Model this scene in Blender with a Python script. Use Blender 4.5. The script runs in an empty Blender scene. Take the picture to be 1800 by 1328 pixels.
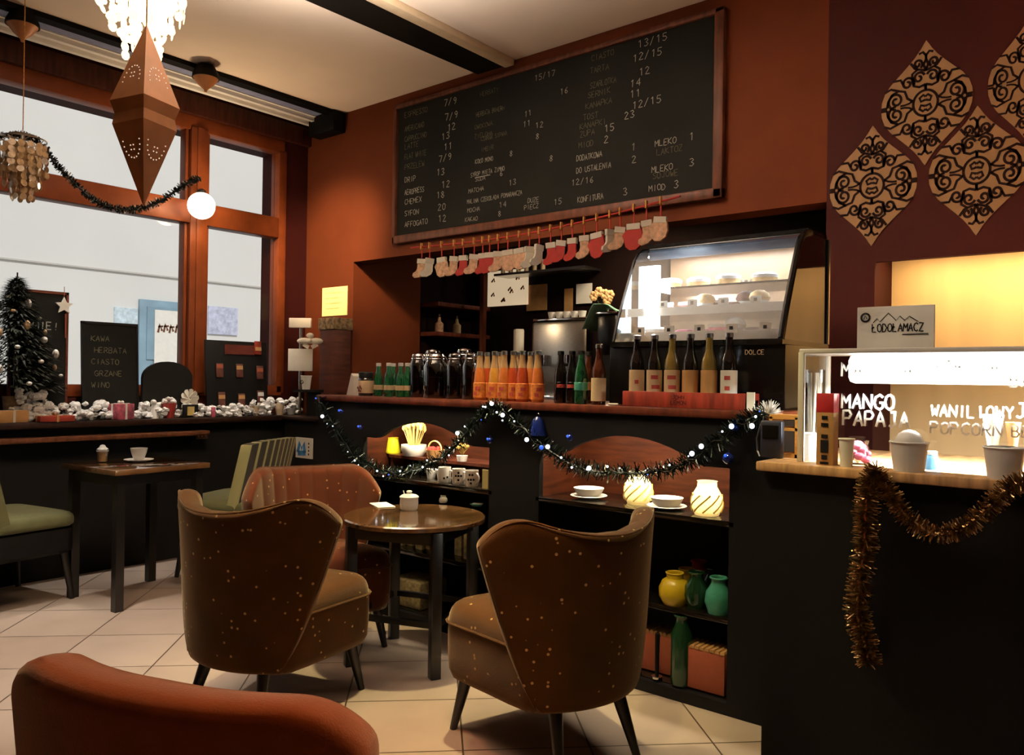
import bpy, bmesh, math, random
from mathutils import Vector, Matrix
random.seed(11)
sc = bpy.context.scene
COL = sc.collection
V = Vector
PI = math.pi

# ------------------------------------------------------------------ camera
FPX, EYE = 1407.0, 1.25                       # focal length in pixels of the 1800 x 1328 frame, eye height
f0 = V((-.635, .772, 0)).normalized(); r0 = V((.772, .635, 0)).normalized(); Z = V((0, 0, 1))
ROLL, PITCH = .0150, 4.7 / FPX
FW = (f0 * math.cos(PITCH) + Z * math.sin(PITCH)).normalized()
UP0 = (Z * math.cos(PITCH) - f0 * math.sin(PITCH)).normalized()
RT = r0 * math.cos(ROLL) + UP0 * math.sin(ROLL)
UPV = UP0 * math.cos(ROLL) - r0 * math.sin(ROLL)
EYEP = V((0, 0, EYE))
cam = bpy.data.objects.new('camera', bpy.data.cameras.new('camera'))
COL.objects.link(cam)
cam.data.sensor_width = 36; cam.data.lens = FPX / 1800 * 36
cam.data.clip_start = .05; cam.data.clip_end = 200
cam.matrix_world = Matrix(((RT.x, UPV.x, -FW.x, 0), (RT.y, UPV.y, -FW.y, 0), (RT.z, UPV.z, -FW.z, EYE), (0, 0, 0, 1)))
sc.camera = cam


def at(px, py, X=None, Y=None, z=None, d=None):
    """The point of the room seen at a pixel of the photograph, on the plane X, Y or z = const (or at depth d)."""
    r = FW + RT * ((px - 900) / FPX) - UPV * ((py - 664) / FPX)
    if X is not None: t = X / r.x
    elif Y is not None: t = Y / r.y
    elif z is not None: t = (z - EYE) / r.z
    else: t = d / r.dot(f0)
    return EYEP + r * t


# ------------------------------------------------------------------ colour management, world, lights
vs = sc.view_settings
vs.view_transform = 'Standard'; vs.look = 'None'; vs.exposure = 0.0; vs.gamma = 1.0; vs.use_curve_mapping = False
sc.cycles.use_denoising = True
sc.cycles.max_bounces = 7; sc.cycles.transparent_max_bounces = 16
sc.cycles.sample_clamp_indirect = 4.0
w = bpy.data.worlds.new('World'); sc.world = w; w.use_nodes = True
wb = w.node_tree.nodes['Background']; wb.inputs[0].default_value = (.97, .98, 1, 1); wb.inputs[1].default_value = .58


def lamp(name, kind, loc, energy, col, size=.1, rot=None, spot=None, sy=None, aim=None, blend=.6):
    l = bpy.data.lights.new(name, kind); o = bpy.data.objects.new(name, l); COL.objects.link(o)
    o.location = loc; l.energy = energy; l.color = col
    if kind == 'AREA':
        l.size = size
        if sy: l.shape = 'RECTANGLE'; l.size_y = sy
    elif kind == 'SUN': l.angle = .05
    else: l.shadow_soft_size = size
    if kind == 'SPOT': l.spot_size = spot; l.spot_blend = blend
    if rot: o.rotation_euler = rot
    if aim is not None: o.rotation_euler = (V(aim) - V(loc)).to_track_quat('-Z', 'Y').to_euler()
    return o


WARM = (1, .70, .40); WARM2 = (1, .62, .30); COOL = (.82, .93, 1)
lamp('daylight_sun', 'SUN', (0, 0, 20), 2.5, (1, .99, .97), aim=(-14, 3, 5))
# ceiling downlights above the frame, and further spots added to brighten single places
lamp('unseen_spot', 'SPOT', (-3.7, 2.3, 3.25), 900, (1, .70, .42), .05, spot=.55, aim=(-5.15, 4.0, 2.2), blend=1)  # added to warm the corner wall, standing in for the globe lamp's glow
lamp('unseen_spot', 'SPOT', (-3.75, 1.35, 3.25), 420, (1, .92, .80), .06, spot=.72, aim=(-3.78, 1.45, 0), blend=.7)
lamp('unseen_spot', 'SPOT', (-2.5, 2.62, 3.25), 380, (1, .86, .42), .05, spot=.88, aim=(-2.4, 2.4, 0), blend=.8)
lamp('unseen_spot', 'SPOT', (-1.2, 1.45, 3.25), 150, (1, .86, .38), .05, spot=.62, aim=(-1.3, 2.6, .25))
lamp('unseen_spot', 'SPOT', (-.75, 1.2, 3.25), 90, (1, .56, .30), .06, spot=.75, aim=(-1.0, 1.15, .4), blend=.9)
lamp('unseen_spot', 'SPOT', (-4.95, 1.9, 3.2), 130, (1, .95, .88), .05, spot=.7, aim=(-5.22, 1.9, 1))  # added over the counter, standing in for window light on the snow
lamp('unseen_spot', 'SPOT', (-4.95, 3.1, 3.2), 130, (1, .95, .88), .05, spot=.7, aim=(-5.22, 3.1, 1))  # second added counter spot, same purpose
lamp('unseen_spot', 'SPOT', (.25, 3.5, 3.25), 9, (1, .45, .3), .03, spot=1.2, aim=(-.1, 4.0, 3.1))
lamp('unseen_spot', 'SPOT', (-1.3, 1.25, 3.25), 130, (1, .30, .12), .05, spot=.42, aim=(-1.8, 1.72, 0), blend=.8)  # added red spot for the reddish light on the floor
lamp('unseen_spot', 'SPOT', (-.75, 1.35, 3.25), 55, (1, .86, .66), .04, spot=.34, aim=(-.45, 2.65, 1.3))  # added to brighten the name sign and the counter front
lamp('added_uplight', 'SPOT', (-2.75, 1.72, 2.75), 2000, (1, .91, .81), .2, spot=2.45, aim=(-2.75, 1.85, 4), blend=1)  # unseen fill added to brighten the ceiling, no fixture belongs to it


# ------------------------------------------------------------------ materials
def lin(h):
    h = h.lstrip('#'); out = []
    for i in (0, 2, 4):
        c = int(h[i:i + 2], 16) / 255
        out.append(c / 12.92 if c <= .04045 else ((c + .055) / 1.055) ** 2.4)
    return out


def nd(nt, t, **kw):
    n = nt.nodes.new(t)
    for k, v in kw.items(): setattr(n, k, v)
    return n


def pm(name, col, rough=.5, metal=0, var=.25, scale=14, bump=0, bscale=60, sheen=0, coat=0, stretch=None, emit=None, es=0, spec=.5, alpha=None):
    m = bpy.data.materials.new(name); m.use_nodes = True; nt = m.node_tree; b = nt.nodes['Principled BSDF']
    c = lin(col) if isinstance(col, str) else col
    tc = nd(nt, 'ShaderNodeTexCoord'); mp = nd(nt, 'ShaderNodeMapping'); nt.links.new(tc.outputs['Object'], mp.inputs[0])
    if stretch: mp.inputs['Scale'].default_value = stretch
    ns = nd(nt, 'ShaderNodeTexNoise'); ns.inputs['Scale'].default_value = scale; ns.inputs['Detail'].default_value = 4
    nt.links.new(mp.outputs[0], ns.inputs['Vector'])
    rp = nd(nt, 'ShaderNodeValToRGB')
    rp.color_ramp.elements[0].position = .3; rp.color_ramp.elements[1].position = .7
    rp.color_ramp.elements[0].color = (*[x * (1 - var) for x in c], 1); rp.color_ramp.elements[1].color = (*[min(1, x * (1 + var)) for x in c], 1)
    nt.links.new(ns.outputs[0], rp.inputs[0]); nt.links.new(rp.outputs[0], b.inputs['Base Color'])
    b.inputs['Roughness'].default_value = rough; b.inputs['Metallic'].default_value = metal
    b.inputs['Specular IOR Level'].default_value = spec
    if coat: b.inputs['Coat Weight'].default_value = coat; b.inputs['Coat Roughness'].default_value = .08
    if sheen: b.inputs['Sheen Weight'].default_value = sheen; b.inputs['Sheen Roughness'].default_value = .4; b.inputs['Sheen Tint'].default_value = (1, .8, .5, 1)
    if bump:
        n2 = nd(nt, 'ShaderNodeTexNoise'); n2.inputs['Scale'].default_value = bscale; nt.links.new(tc.outputs['Object'], n2.inputs['Vector'])
        bp = nd(nt, 'ShaderNodeBump'); bp.inputs['Strength'].default_value = bump; bp.inputs['Distance'].default_value = .01
        nt.links.new(n2.outputs[0], bp.inputs['Height']); nt.links.new(bp.outputs[0], b.inputs['Normal'])
    if emit is not None:
        b.inputs['Emission Color'].default_value = (*(lin(emit) if isinstance(emit, str) else emit), 1); b.inputs['Emission Strength'].default_value = es
    return m


def glass(name, tint=(1, 1, 1), refl=.06, rough=.02):
    m = bpy.data.materials.new(name); m.use_nodes = True; nt = m.node_tree; nt.nodes.clear()
    o = nd(nt, 'ShaderNodeOutputMaterial'); t = nd(nt, 'ShaderNodeBsdfTransparent'); g = nd(nt, 'ShaderNodeBsdfGlossy'); mx = nd(nt, 'ShaderNodeMixShader')
    t.inputs[0].default_value = (*tint, 1); g.inputs['Roughness'].default_value = rough
    fr = nd(nt, 'ShaderNodeFresnel'); fr.inputs[0].default_value = 1.45
    ad = nd(nt, 'ShaderNodeMath', operation='MULTIPLY'); ad.inputs[1].default_value = refl / .04
    nt.links.new(fr.outputs[0], ad.inputs[0]); ad.use_clamp = True
    nt.links.new(ad.outputs[0], mx.inputs[0]); nt.links.new(t.outputs[0], mx.inputs[1]); nt.links.new(g.outputs[0], mx.inputs[2]); nt.links.new(mx.outputs[0], o.inputs[0])
    return m


def wood(name, col, rough=.4, stretch=(2, 2, 14), var=.45, coat=0, scale=3):
    return pm(name, col, rough, spec=.5 if coat else .15, var=var, scale=scale, stretch=stretch, coat=coat, bump=.05, bscale=40)


def fabric(name, col, dot, rough=.85):
    """Velvet with small pale flecks."""
    m = pm(name, col, rough, var=.22, scale=7, sheen=.55, bump=.12, bscale=260, spec=.05); nt = m.node_tree; b = nt.nodes['Principled BSDF']
    tc = nd(nt, 'ShaderNodeTexCoord'); vo = nd(nt, 'ShaderNodeTexVoronoi'); vo.inputs['Scale'].default_value = 33; nt.links.new(tc.outputs['Object'], vo.inputs['Vector'])
    ra = nd(nt, 'ShaderNodeValToRGB'); e = ra.color_ramp.elements
    e[0].position = .12; e[0].color = (1, 1, 1, 1); e[1].position = .19; e[1].color = (0, 0, 0, 1); nt.links.new(vo.outputs['Distance'], ra.inputs[0])
    gt = nd(nt, 'ShaderNodeMath', operation='GREATER_THAN'); gt.inputs[1].default_value = .5
    sp = nd(nt, 'ShaderNodeSeparateColor'); nt.links.new(vo.outputs['Color'], sp.inputs[0]); nt.links.new(sp.outputs[0], gt.inputs[0])
    mu = nd(nt, 'ShaderNodeMath', operation='MULTIPLY'); nt.links.new(ra.outputs[0], mu.inputs[0]); nt.links.new(gt.outputs[0], mu.inputs[1])
    m2 = nd(nt, 'ShaderNodeMath', operation='MULTIPLY'); m2.inputs[1].default_value = .7; nt.links.new(mu.outputs[0], m2.inputs[0])
    mx = nd(nt, 'ShaderNodeMix', data_type='RGBA'); src = b.inputs['Base Color'].links[0].from_socket
    nt.links.new(m2.outputs[0], mx.inputs[0]); nt.links.new(src, mx.inputs[6]); mx.inputs[7].default_value = (*lin(dot), 1); nt.links.new(mx.outputs[2], b.inputs['Base Color'])
    return m


def emis(name, col, s):
    m = bpy.data.materials.new(name); m.use_nodes = True; nt = m.node_tree; b = nt.nodes['Principled BSDF']
    c = (*(lin(col) if isinstance(col, str) else col), 1)
    b.inputs['Base Color'].default_value = c; b.inputs['Emission Color'].default_value = c; b.inputs['Emission Strength'].default_value = s
    return m


def translucent(name, col, tr=.5, clear=0):
    m = bpy.data.materials.new(name); m.use_nodes = True; nt = m.node_tree; nt.nodes.clear(); o = nd(nt, 'ShaderNodeOutputMaterial')
    a = nd(nt, 'ShaderNodeBsdfDiffuse'); b = nd(nt, 'ShaderNodeBsdfTranslucent'); c = (*lin(col), 1); a.inputs[0].default_value = c; b.inputs[0].default_value = c
    x = nd(nt, 'ShaderNodeMixShader'); x.inputs[0].default_value = tr; nt.links.new(a.outputs[0], x.inputs[1]); nt.links.new(b.outputs[0], x.inputs[2]); last = x
    if clear:
        t = nd(nt, 'ShaderNodeBsdfTransparent'); t.inputs[0].default_value = (1, .95, .8, 1); y = nd(nt, 'ShaderNodeMixShader'); y.inputs[0].default_value = clear; nt.links.new(x.outputs[0], y.inputs[1]); nt.links.new(t.outputs[0], y.inputs[2]); last = y
    nt.links.new(last.outputs[0], o.inputs[0]); return m


M = {}
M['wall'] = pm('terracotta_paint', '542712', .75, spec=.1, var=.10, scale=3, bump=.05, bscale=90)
M['wall_dark'] = pm('shaded_wall_paint', '2c0b08', .7, spec=.1, var=.12, scale=3, bump=.05, bscale=90)  # wall colour darkened to take in the light falloff
M['ceil'] = pm('ceiling_paint', 'ead6c2', .85, var=.05, scale=2)
M['cream'] = pm('cream_paint', 'dcc3a0', .6, var=.06)
M['black'] = pm('black_paint', '080706', .6, var=.2, spec=.12)
M['blackgloss'] = pm('black_lacquer', '080706', .22, var=.2, spec=.3)
M['bluegrey'] = pm('daylit_soffit_tone', '7c84a6', .6, var=.15)  # bluish daylight on the soffit put into the colour
M['white'] = pm('white_glaze', 'e6e2da', .3, var=.04)
M['paper'] = pm('white_paper', 'e4e0d4', .8, var=.05)
M['yellowpaper'] = pm('yellow_paper', 'e9dd94', .8, var=.05)
M['kraft'] = pm('kraft_card', 'b0834e', .8, var=.12)
M['wood_window'] = wood('window_oak', '6c3418', .45, var=.18, stretch=(3, 3, 3))
M['wood_dark'] = wood('dark_walnut', '26140c', .35)
M['wood_bar'] = wood('bar_edge_mahogany', '4a2418', .3, stretch=(12, 2, 2))
M['wood_brown'] = wood('niche_brown_wood', '3c1a0b', .5)
M['wood_light'] = wood('light_pine', 'c08a48', .5)
M['table'] = wood('polished_table_wood', '5c4026', .10, stretch=(10, 2, 2), coat=1)
M['ledge'] = wood('black_brown_ledge', '1c110c', .3, stretch=(2, 12, 2))
M['shelfgloss'] = pm('polished_black_shelf', '14100c', .12, var=.1, coat=.6)
M['fab_brown'] = fabric('brown_gold_velvet', '402509', 'd8b478')
M['fab_russet'] = fabric('russet_velvet', '46200f', 'd09a68')
M['fab_orange'] = pm('orange_velvet', '74330f', .9, var=.12, scale=10, sheen=.3, bump=.1, bscale=240, spec=.05)
M['fab_green'] = pm('pale_green_velvet', '4c4e2c', .85, var=.15, sheen=.3, bump=.1, bscale=200)
M['leg'] = pm('black_leg_wood', '0d0a08', .35, var=.2)
M['chalkboard'] = pm('chalkboard', '0c0c09', .8, var=.4, scale=2.5, spec=.12)
M['chalk'] = pm('chalk', 'b0aca0', .9, var=.15, scale=50)
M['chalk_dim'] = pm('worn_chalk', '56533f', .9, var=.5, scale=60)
M['steel'] = pm('brushed_steel', 'b4b0a8', .28, metal=1, var=.15, stretch=(2, 2, 30))
M['chrome'] = pm('chrome', 'd8d8d8', .1, metal=1, var=.03)
M['glass'] = glass('clear_glass', (1, 1, 1), .03)
M['case_glass'] = glass('display_glass', (.95, .98, 1), .10)
M['window_glass'] = glass('window_glass', (.98, .98, .98), .008)
M['jar_glass'] = glass('dark_jar_glass', (.42, .42, .40), .16, .08)
M['gold'] = pm('bronze_gold_decal', 'a8845c', .55, metal=.15, var=.12, scale=8)
M['decal_dark'] = pm('decal_line_oxblood', '140605', .8, var=.1, spec=.08)
M['copper'] = pm('copper_paper', 'ac7040', .5, metal=.1, var=.2, scale=9)
M['orange_juice'] = pm('orange_juice', 'b0602e', .18, var=.22, scale=20, coat=.5)
M['red_juice'] = pm('red_juice', '983c20', .18, var=.22, scale=20, coat=.5)
M['yellow_juice'] = pm('yellow_juice', 'b47c34', .18, var=.22, scale=20, coat=.5)
M['green_glass'] = pm('green_bottle_glass', '123c22', .08, var=.3, coat=.6)
M['dark_glass'] = pm('dark_bottle_glass', '100c0a', .08, var=.3, coat=.6)
M['amber_glass'] = pm('amber_bottle_glass', '3a1a0c', .08, var=.3, coat=.6)
M['cider_glass'] = pm('yellow_cider_glass', '6e5c2a', .1, var=.3, coat=.6)
M['label'] = pm('cream_label', 'd9bf95', .7, var=.08)
M['label_orange'] = pm('orange_label', 'd07a34', .6, var=.3, scale=60)
M['red'] = pm('red_felt', '8e2018', .85, var=.15)
M['redcard'] = pm('red_card', 'b01c20', .6, var=.08)
M['felt'] = pm('white_felt', 'e4dccb', .9, var=.06)
M['feltprint'] = pm('patterned_felt', 'd2a888', .9, var=.35, scale=45)
M['tinsel'] = pm('dark_green_tinsel', '14201a', .25, metal=.6, var=.4, scale=60)
M['goldtinsel'] = pm('gold_brown_tinsel', 'a4845a', .24, metal=.85, var=.5, scale=60)
M['blueball'] = pm('blue_bauble', '12246a', .12, metal=.4, var=.2)
M['crate'] = wood('red_brown_crate_wood', '7c2e20', .6, stretch=(12, 2, 2))
M['needle'] = pm('pine_needles', '141c12', .7, var=.5, scale=40)
M['frost'] = pm('cotton_snow', 'e8e6e2', .9, var=.05, bump=.5, bscale=80)
M['shell'] = pm('capiz_shell', 'bb9d77', .25, var=.35, scale=40, coat=.3)
M['yellow_vase'] = pm('yellow_glaze', 'cfae22', .3, var=.12)
M['green_vase'] = pm('dark_green_glaze', '123018', .2, var=.25, coat=.4)
M['teal_vase'] = pm('teal_glaze', '3c8670', .3, var=.25, scale=20)
M['terracotta'] = pm('terracotta_box', '8e4428', .8, var=.12)
M['wheat'] = pm('dried_wheat', 'd9bd70', .8, var=.2)
M['teal_cloth'] = pm('sea_green_cloth', '7fae92', .9, var=.2)
M['pink'] = pm('pink_sweets', 'c8607a', .5, var=.3, scale=40)
M['blue_print'] = pm('blue_print', '2f6c9c', .7, var=.4, scale=30)
M['plaster'] = pm('sunlit_plaster', 'd8d6d0', .9, var=.03, scale=.6)
M['bluedoor'] = pm('pale_blue_door', '7f9aa8', .6, var=.15, scale=3)
M['cake'] = pm('cream_cake', 'd9b27a', .7, var=.3, scale=30)
M['cocoa'] = pm('chocolate_cake', '4a2012', .6, var=.3, scale=30)
M['coffee'] = pm('black_coffee', '160a05', .2)
M['bulb_white'] = emis('led_white', (.80, .88, 1), 2.5)
M['bulb_blue'] = emis('led_blue', (.03, .12, .8), .9)
M['strip_warm'] = emis('warm_light_strip', (1, .72, .38), 5)
M['tube_white'] = emis('white_light_tube', (1, .95, .88), 9)
M['case_led'] = emis('cool_light_strip', (.9, .97, 1), 9)
M['globe'] = emis('lit_globe', (1, .86, .62), 7)
M['shell_lit'] = emis('lit_capiz_shell', (1, .82, .52), 1.6)
M['jar_lit'] = emis('candle_glow_glass', (1, .88, .55), 1.5)
M['pale_neck'] = pm('pale_bottle_neck', '967450', .1, var=.2, coat=.6)  # glints on the clear glass necks put into an opaque pale colour
M['pin'] = emis('pinhole_glow', (1, .80, .62), .75)  # glowing discs painted on for light coming through the holes


# ------------------------------------------------------------------ mesh helpers
def frame(o, ex, ey, ez=None):
    ex = V(ex).normalized(); ey = V(ey).normalized(); ez = V(ez).normalized() if ez is not None else ex.cross(ey)
    m = Matrix.Identity(4)
    for i in range(3): m[i][0] = ex[i]; m[i][1] = ey[i]; m[i][2] = ez[i]; m[i][3] = o[i]
    return m


class MB:
    def __init__(s): s.bm = bmesh.new()

    def geo(s, vs, fs, mtx=None):
        b = s.bm; a = [b.verts.new(mtx @ V(v) if mtx else V(v)) for v in vs]
        for f in fs:
            try: b.faces.new([a[i] for i in f])
            except ValueError: pass
        return s

    def box(s, c, d, rz=0, bev=0, rx=0, ry=0, seg=2):
        t = bmesh.new(); bmesh.ops.create_cube(t, size=1); bmesh.ops.scale(t, vec=V(d), verts=t.verts)
        if bev: bmesh.ops.bevel(t, geom=t.edges[:], offset=min(bev, min(d) * .49), segments=seg, affect='EDGES', profile=.5)
        m = Matrix.Translation(V(c)) @ Matrix.Rotation(rz, 4, 'Z') @ Matrix.Rotation(ry, 4, 'Y') @ Matrix.Rotation(rx, 4, 'X')
        return s.merge(t, m)

    def bb(s, a, b, bev=0):
        """Box between two corners."""
        c = [(a[i] + b[i]) / 2 for i in range(3)]; d = [abs(a[i] - b[i]) for i in range(3)]
        return s.box(c, d, bev=bev)

    def merge(s, t, m=None):
        if m is not None: bmesh.ops.transform(t, matrix=m, verts=t.verts)
        t.verts.index_update()
        s.geo([v.co.copy() for v in t.verts], [[v.index for v in f.verts] for f in t.faces]); t.free(); return s

    def lathe(s, prof, c=(0, 0, 0), seg=20, sx=1, sy=1, mtx=None, ph=0):
        vs = []; fs = []; n = len(prof)
        for r, z in prof:
            for k in range(seg):
                a = 2 * PI * k / seg + ph; vs.append((c[0] + r * sx * math.cos(a), c[1] + r * sy * math.sin(a), c[2] + z))
        for i in range(n - 1):
            for k in range(seg):
                k2 = (k + 1) % seg; fs.append((i * seg + k, i * seg + k2, (i + 1) * seg + k2, (i + 1) * seg + k))
        if prof[0][0] > 1e-5: fs.append(tuple(reversed(range(seg))))
        if prof[-1][0] > 1e-5: fs.append(tuple(range((n - 1) * seg, n * seg)))
        return s.geo(vs, fs, mtx)

    def tube(s, pts, r, seg=8, closed=False, flat=1):
        pts = [V(p) for p in pts]; n = len(pts); R = r if isinstance(r, (list, tuple)) else [r] * n
        vs = []; fs = []; up = None
        for i, p in enumerate(pts):
            t = (pts[(i + 1) % n] - pts[i - 1]) if closed else (pts[min(i + 1, n - 1)] - pts[max(i - 1, 0)])
            t = t.normalized() if t.length > 1e-9 else V((0, 0, 1))
            if up is None: up = t.orthogonal().normalized() if abs(t.z) > .9 else V((0, 0, 1))
            a = t.cross(up); a = a.normalized() if a.length > 1e-6 else t.orthogonal().normalized()
            b = a.cross(t).normalized(); up = b
            for k in range(seg):
                q = 2 * PI * k / seg; vs.append(p + a * math.cos(q) * R[i] + b * math.sin(q) * R[i] * flat)
        m = n if closed else n - 1
        for i in range(m):
            j = (i + 1) % n
            for k in range(seg):
                k2 = (k + 1) % seg; fs.append((i * seg + k, i * seg + k2, j * seg + k2, j * seg + k))
        if not closed: fs += [tuple(reversed(range(seg))), tuple(range((n - 1) * seg, n * seg))]
        return s.geo(vs, fs)

    def cyl(s, a, b, r, r2=None, seg=16):
        return s.tube([a, b], [r, r if r2 is None else r2], seg)

    def sph(s, c, r, seg=12, rings=8, sc_=(1, 1, 1)):
        pr = [(math.sin(PI * i / rings) * r, -math.cos(PI * i / rings) * r * sc_[2]) for i in range(rings + 1)]
        pr[0] = (1e-6, pr[0][1]); pr[-1] = (1e-6, pr[-1][1])
        return s.lathe(pr, c, seg, sc_[0], sc_[1])

    def prism(s, pts, depth, mtx):
        """2D outline (local x, y) extruded along local z by depth."""
        n = len(pts); vs = [(x, y, 0) for x, y in pts] + [(x, y, depth) for x, y in pts]
        fs = [tuple(reversed(range(n))), tuple(range(n, 2 * n))] + [(i, (i + 1) % n, n + (i + 1) % n, n + i) for i in range(n)]
        return s.geo(vs, fs, mtx)

    def stroke(s, pts, w, mtx, t=.0008):
        """A flat brush stroke along 2D points, lying on local z = 0 and t thick."""
        pts = [V((p[0], p[1])) for p in pts]; n = len(pts); L = []; R_ = []
        for i, p in enumerate(pts):
            d = pts[min(i + 1, n - 1)] - pts[max(i - 1, 0)]
            if d.length < 1e-9: d = V((1, 0))
            d.normalize(); q = V((-d.y, d.x)) * w / 2
            L.append(p + q); R_.append(p - q)
        vs = [(v.x, v.y, t) for v in L] + [(v.x, v.y, t) for v in R_]
        fs = [(n + i, n + i + 1, i + 1, i) for i in range(n - 1)]
        return s.geo(vs, fs, mtx)


def mk(name, mb, mat, parent=None, loc=None, rot=None, sharp=40, smooth=True, fix=True):
    me = bpy.data.meshes.new(name)
    if fix: bmesh.ops.recalc_face_normals(mb.bm, faces=mb.bm.faces)
    mb.bm.to_mesh(me); mb.bm.free(); me.materials.append(M[mat] if isinstance(mat, str) else mat)
    if smooth:
        me.polygons.foreach_set('use_smooth', [True] * len(me.polygons))
        me.set_sharp_from_angle(angle=math.radians(sharp))
    o = bpy.data.objects.new(name, me); COL.objects.link(o)
    if parent: o.parent = parent
    if loc is not None: o.location = loc
    if rot is not None: o.rotation_euler = rot
    return o


def tag(o, label, cat, group=None):
    o['label'] = label; o['category'] = cat
    if group: o['group'] = group
    return o


def thing(name, label, cat, loc=(0, 0, 0), rz=0, group=None):
    o = bpy.data.objects.new(name, None); COL.objects.link(o); o.empty_display_size = .05
    o.location = loc; o.rotation_euler = (0, 0, rz)
    return tag(o, label, cat, group)


def struct(name, mb, mat, parent=None, **k):
    o = mk(name, mb, mat, parent, **k)
    if parent is None: o['kind'] = 'structure'
    return o


def dup(o, loc, rz=None, label=None, group=None):
    """A copy of a thing together with its parts and their sub-parts."""
    def rec(a, par):
        c = a.copy(); COL.objects.link(c); c.parent = par
        for ch in [x for x in bpy.data.objects if x.parent == a and x != c]: rec(ch, c)
        return c
    c = rec(o, None); c.location = loc
    if rz is not None: c.rotation_euler = (0, 0, rz)
    if label: c['label'] = label
    if group: c['group'] = group
    return c


# hand lettering: every letter a few strokes on a 4 x 6 grid
GL = {'A': ['0,0 2,6 4,0', '.8,2.2 3.2,2.2'], 'B': ['0,0 0,6 2.6,6 3.4,5 2.6,3.2 0,3.2', '2.6,3.2 3.8,1.8 2.8,0 0,0'], 'C': ['4,5 2.6,6 .8,5.2 0,3 .8,.8 2.6,0 4,1'],
      'D': ['0,0 0,6 2.4,5.6 4,3 2.4,.3 0,0'], 'E': ['3.6,6 0,6 0,0 3.6,0', '0,3 2.8,3'], 'F': ['3.6,6 0,6 0,0', '0,3 2.8,3'], 'G': ['4,5 2.4,6 .6,5 0,3 .8,.8 2.6,0 4,1 4,2.8 2.4,2.8'],
      'H': ['0,0 0,6', '4,0 4,6', '0,3 4,3'], 'I': ['2,0 2,6'], 'J': ['3.2,6 3.2,1.2 2,0 .6,.8', '1.4,6 4,6'], 'K': ['0,0 0,6', '3.8,6 0,2.8 4,0'], 'L': ['0,6 0,0 3.6,0'],
      'M': ['0,0 .2,6 2,2.4 3.8,6 4,0'], 'N': ['0,0 0,6 4,0 4,6'], 'O': ['2,6 .4,5 0,3 .5,.8 2,0 3.6,.9 4,3 3.5,5.1 2,6'], 'P': ['0,0 0,6 2.8,6 3.8,4.6 2.8,3 0,2.9'],
      'R': ['0,0 0,6 2.8,6 3.6,4.7 2.8,3.1 0,3', '1.6,3 4,0'], 'S': ['3.8,5.2 2,6 .4,5 .8,3.6 3,2.6 3.8,1.2 2,0 0,.8'], 'T': ['0,6 4,6', '2,6 2,0'], 'U': ['0,6 0,1.4 2,0 4,1.4 4,6'],
      'W': ['0,6 1,0 2,4 3,0 4,6'], 'Y': ['0,6 2,3 4,6', '2,3 2,0'], 'Z': ['0,6 4,6 0,0 4,0'], 'X': ['0,0 4,6', '0,6 4,0'], 'V': ['0,6 2,0 4,6'], 'Q': ['2,6 0,3 2,0 4,3 2,6', '2.5,1.5 4,0'],
      'l': ['0,6 0,0 3.6,0', '-.8,2.4 1.6,3.8'], '0': ['2,6 .3,4.6 .3,1.4 2,0 3.7,1.4 3.7,4.6 2,6'], '1': ['.8,4.6 2.2,6 2.2,0'], '2': ['.2,4.8 1.8,6 3.6,4.6 .1,0 4,0'], '3': ['.2,5.4 2.4,6 3.4,4.6 1.6,3.2 3.8,1.6 2.2,0 0,.6'],
      '4': ['3,0 3,6 0,2 4,2'], '5': ['3.8,6 .6,6 .4,3.4 2.6,3.6 3.8,1.8 2.2,0 0,.6'], '6': ['3.2,6 .8,3.6 .4,1.4 2,0 3.6,1.4 2.4,3.2 .6,2.2'], '7': ['0,6 4,6 1.4,0'], '8': ['2,3.2 .5,4.6 2,6 3.5,4.6 2,3.2 .2,1.6 2,0 3.8,1.6 2,3.2'],
      '9': ['3.6,3.8 1.6,2.8 .4,4.6 2,6 3.6,4.6 3.2,1.6 2,0'], '/': ['0,-.4 3,6.4'], '.': ['1,0 1.5,.3'], '!': ['2,6 2,2', '2,.6 2,0'], ' ': [], '-': ['.5,3 3.5,3'], '&': ['3.8,0 .6,4.8 1.8,6 3,4.8 .2,1.6 1.6,0 3.8,2.4']}
GP = {k: [[tuple(map(float, q.split(','))) for q in st.split()] for st in v] for k, v in GL.items()}


def write(mb, txt, mtx, x, y, h, wdt=.12, adv=5.4, jit=.18, asp=1.0):
    """Letters of height h starting at local (x, y); wdt is the stroke width as a share of h. Returns the end x."""
    k = h / 6
    for ch in txt:
        jy = random.uniform(-jit, jit); sl = random.uniform(-.05, .08)
        for st in GP.get(ch, []):
            pts = []
            for i in range(len(st) - 1):
                a, b = st[i], st[i + 1]
                for q in range(3): pts.append((a[0] + (b[0] - a[0]) * q / 3, a[1] + (b[1] - a[1]) * q / 3))
            pts.append(st[-1])
            pts = [(x + (p[0] + sl * p[1] + random.uniform(-.08, .08)) * k * asp, y + (p[1] + jy + random.uniform(-.08, .08)) * k) for p in pts]
            mb.stroke(pts, h * wdt, mtx)
        x += adv * k * asp
    return x


def spline(pts, n=8):
    """Catmull-Rom through 3D points."""
    P = [V(p) for p in pts]; P = [P[0]] + P + [P[-1]]; out = []
    for i in range(1, len(P) - 2):
        for q in range(n):
            t = q / n; a, b, c, d = P[i - 1], P[i], P[i + 1], P[i + 2]
            out.append(.5 * ((2 * b) + (c - a) * t + (2 * a - 5 * b + 4 * c - d) * t * t + (3 * b - a - 3 * c + d) * t ** 3))
    out.append(P[-2]); return out

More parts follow.
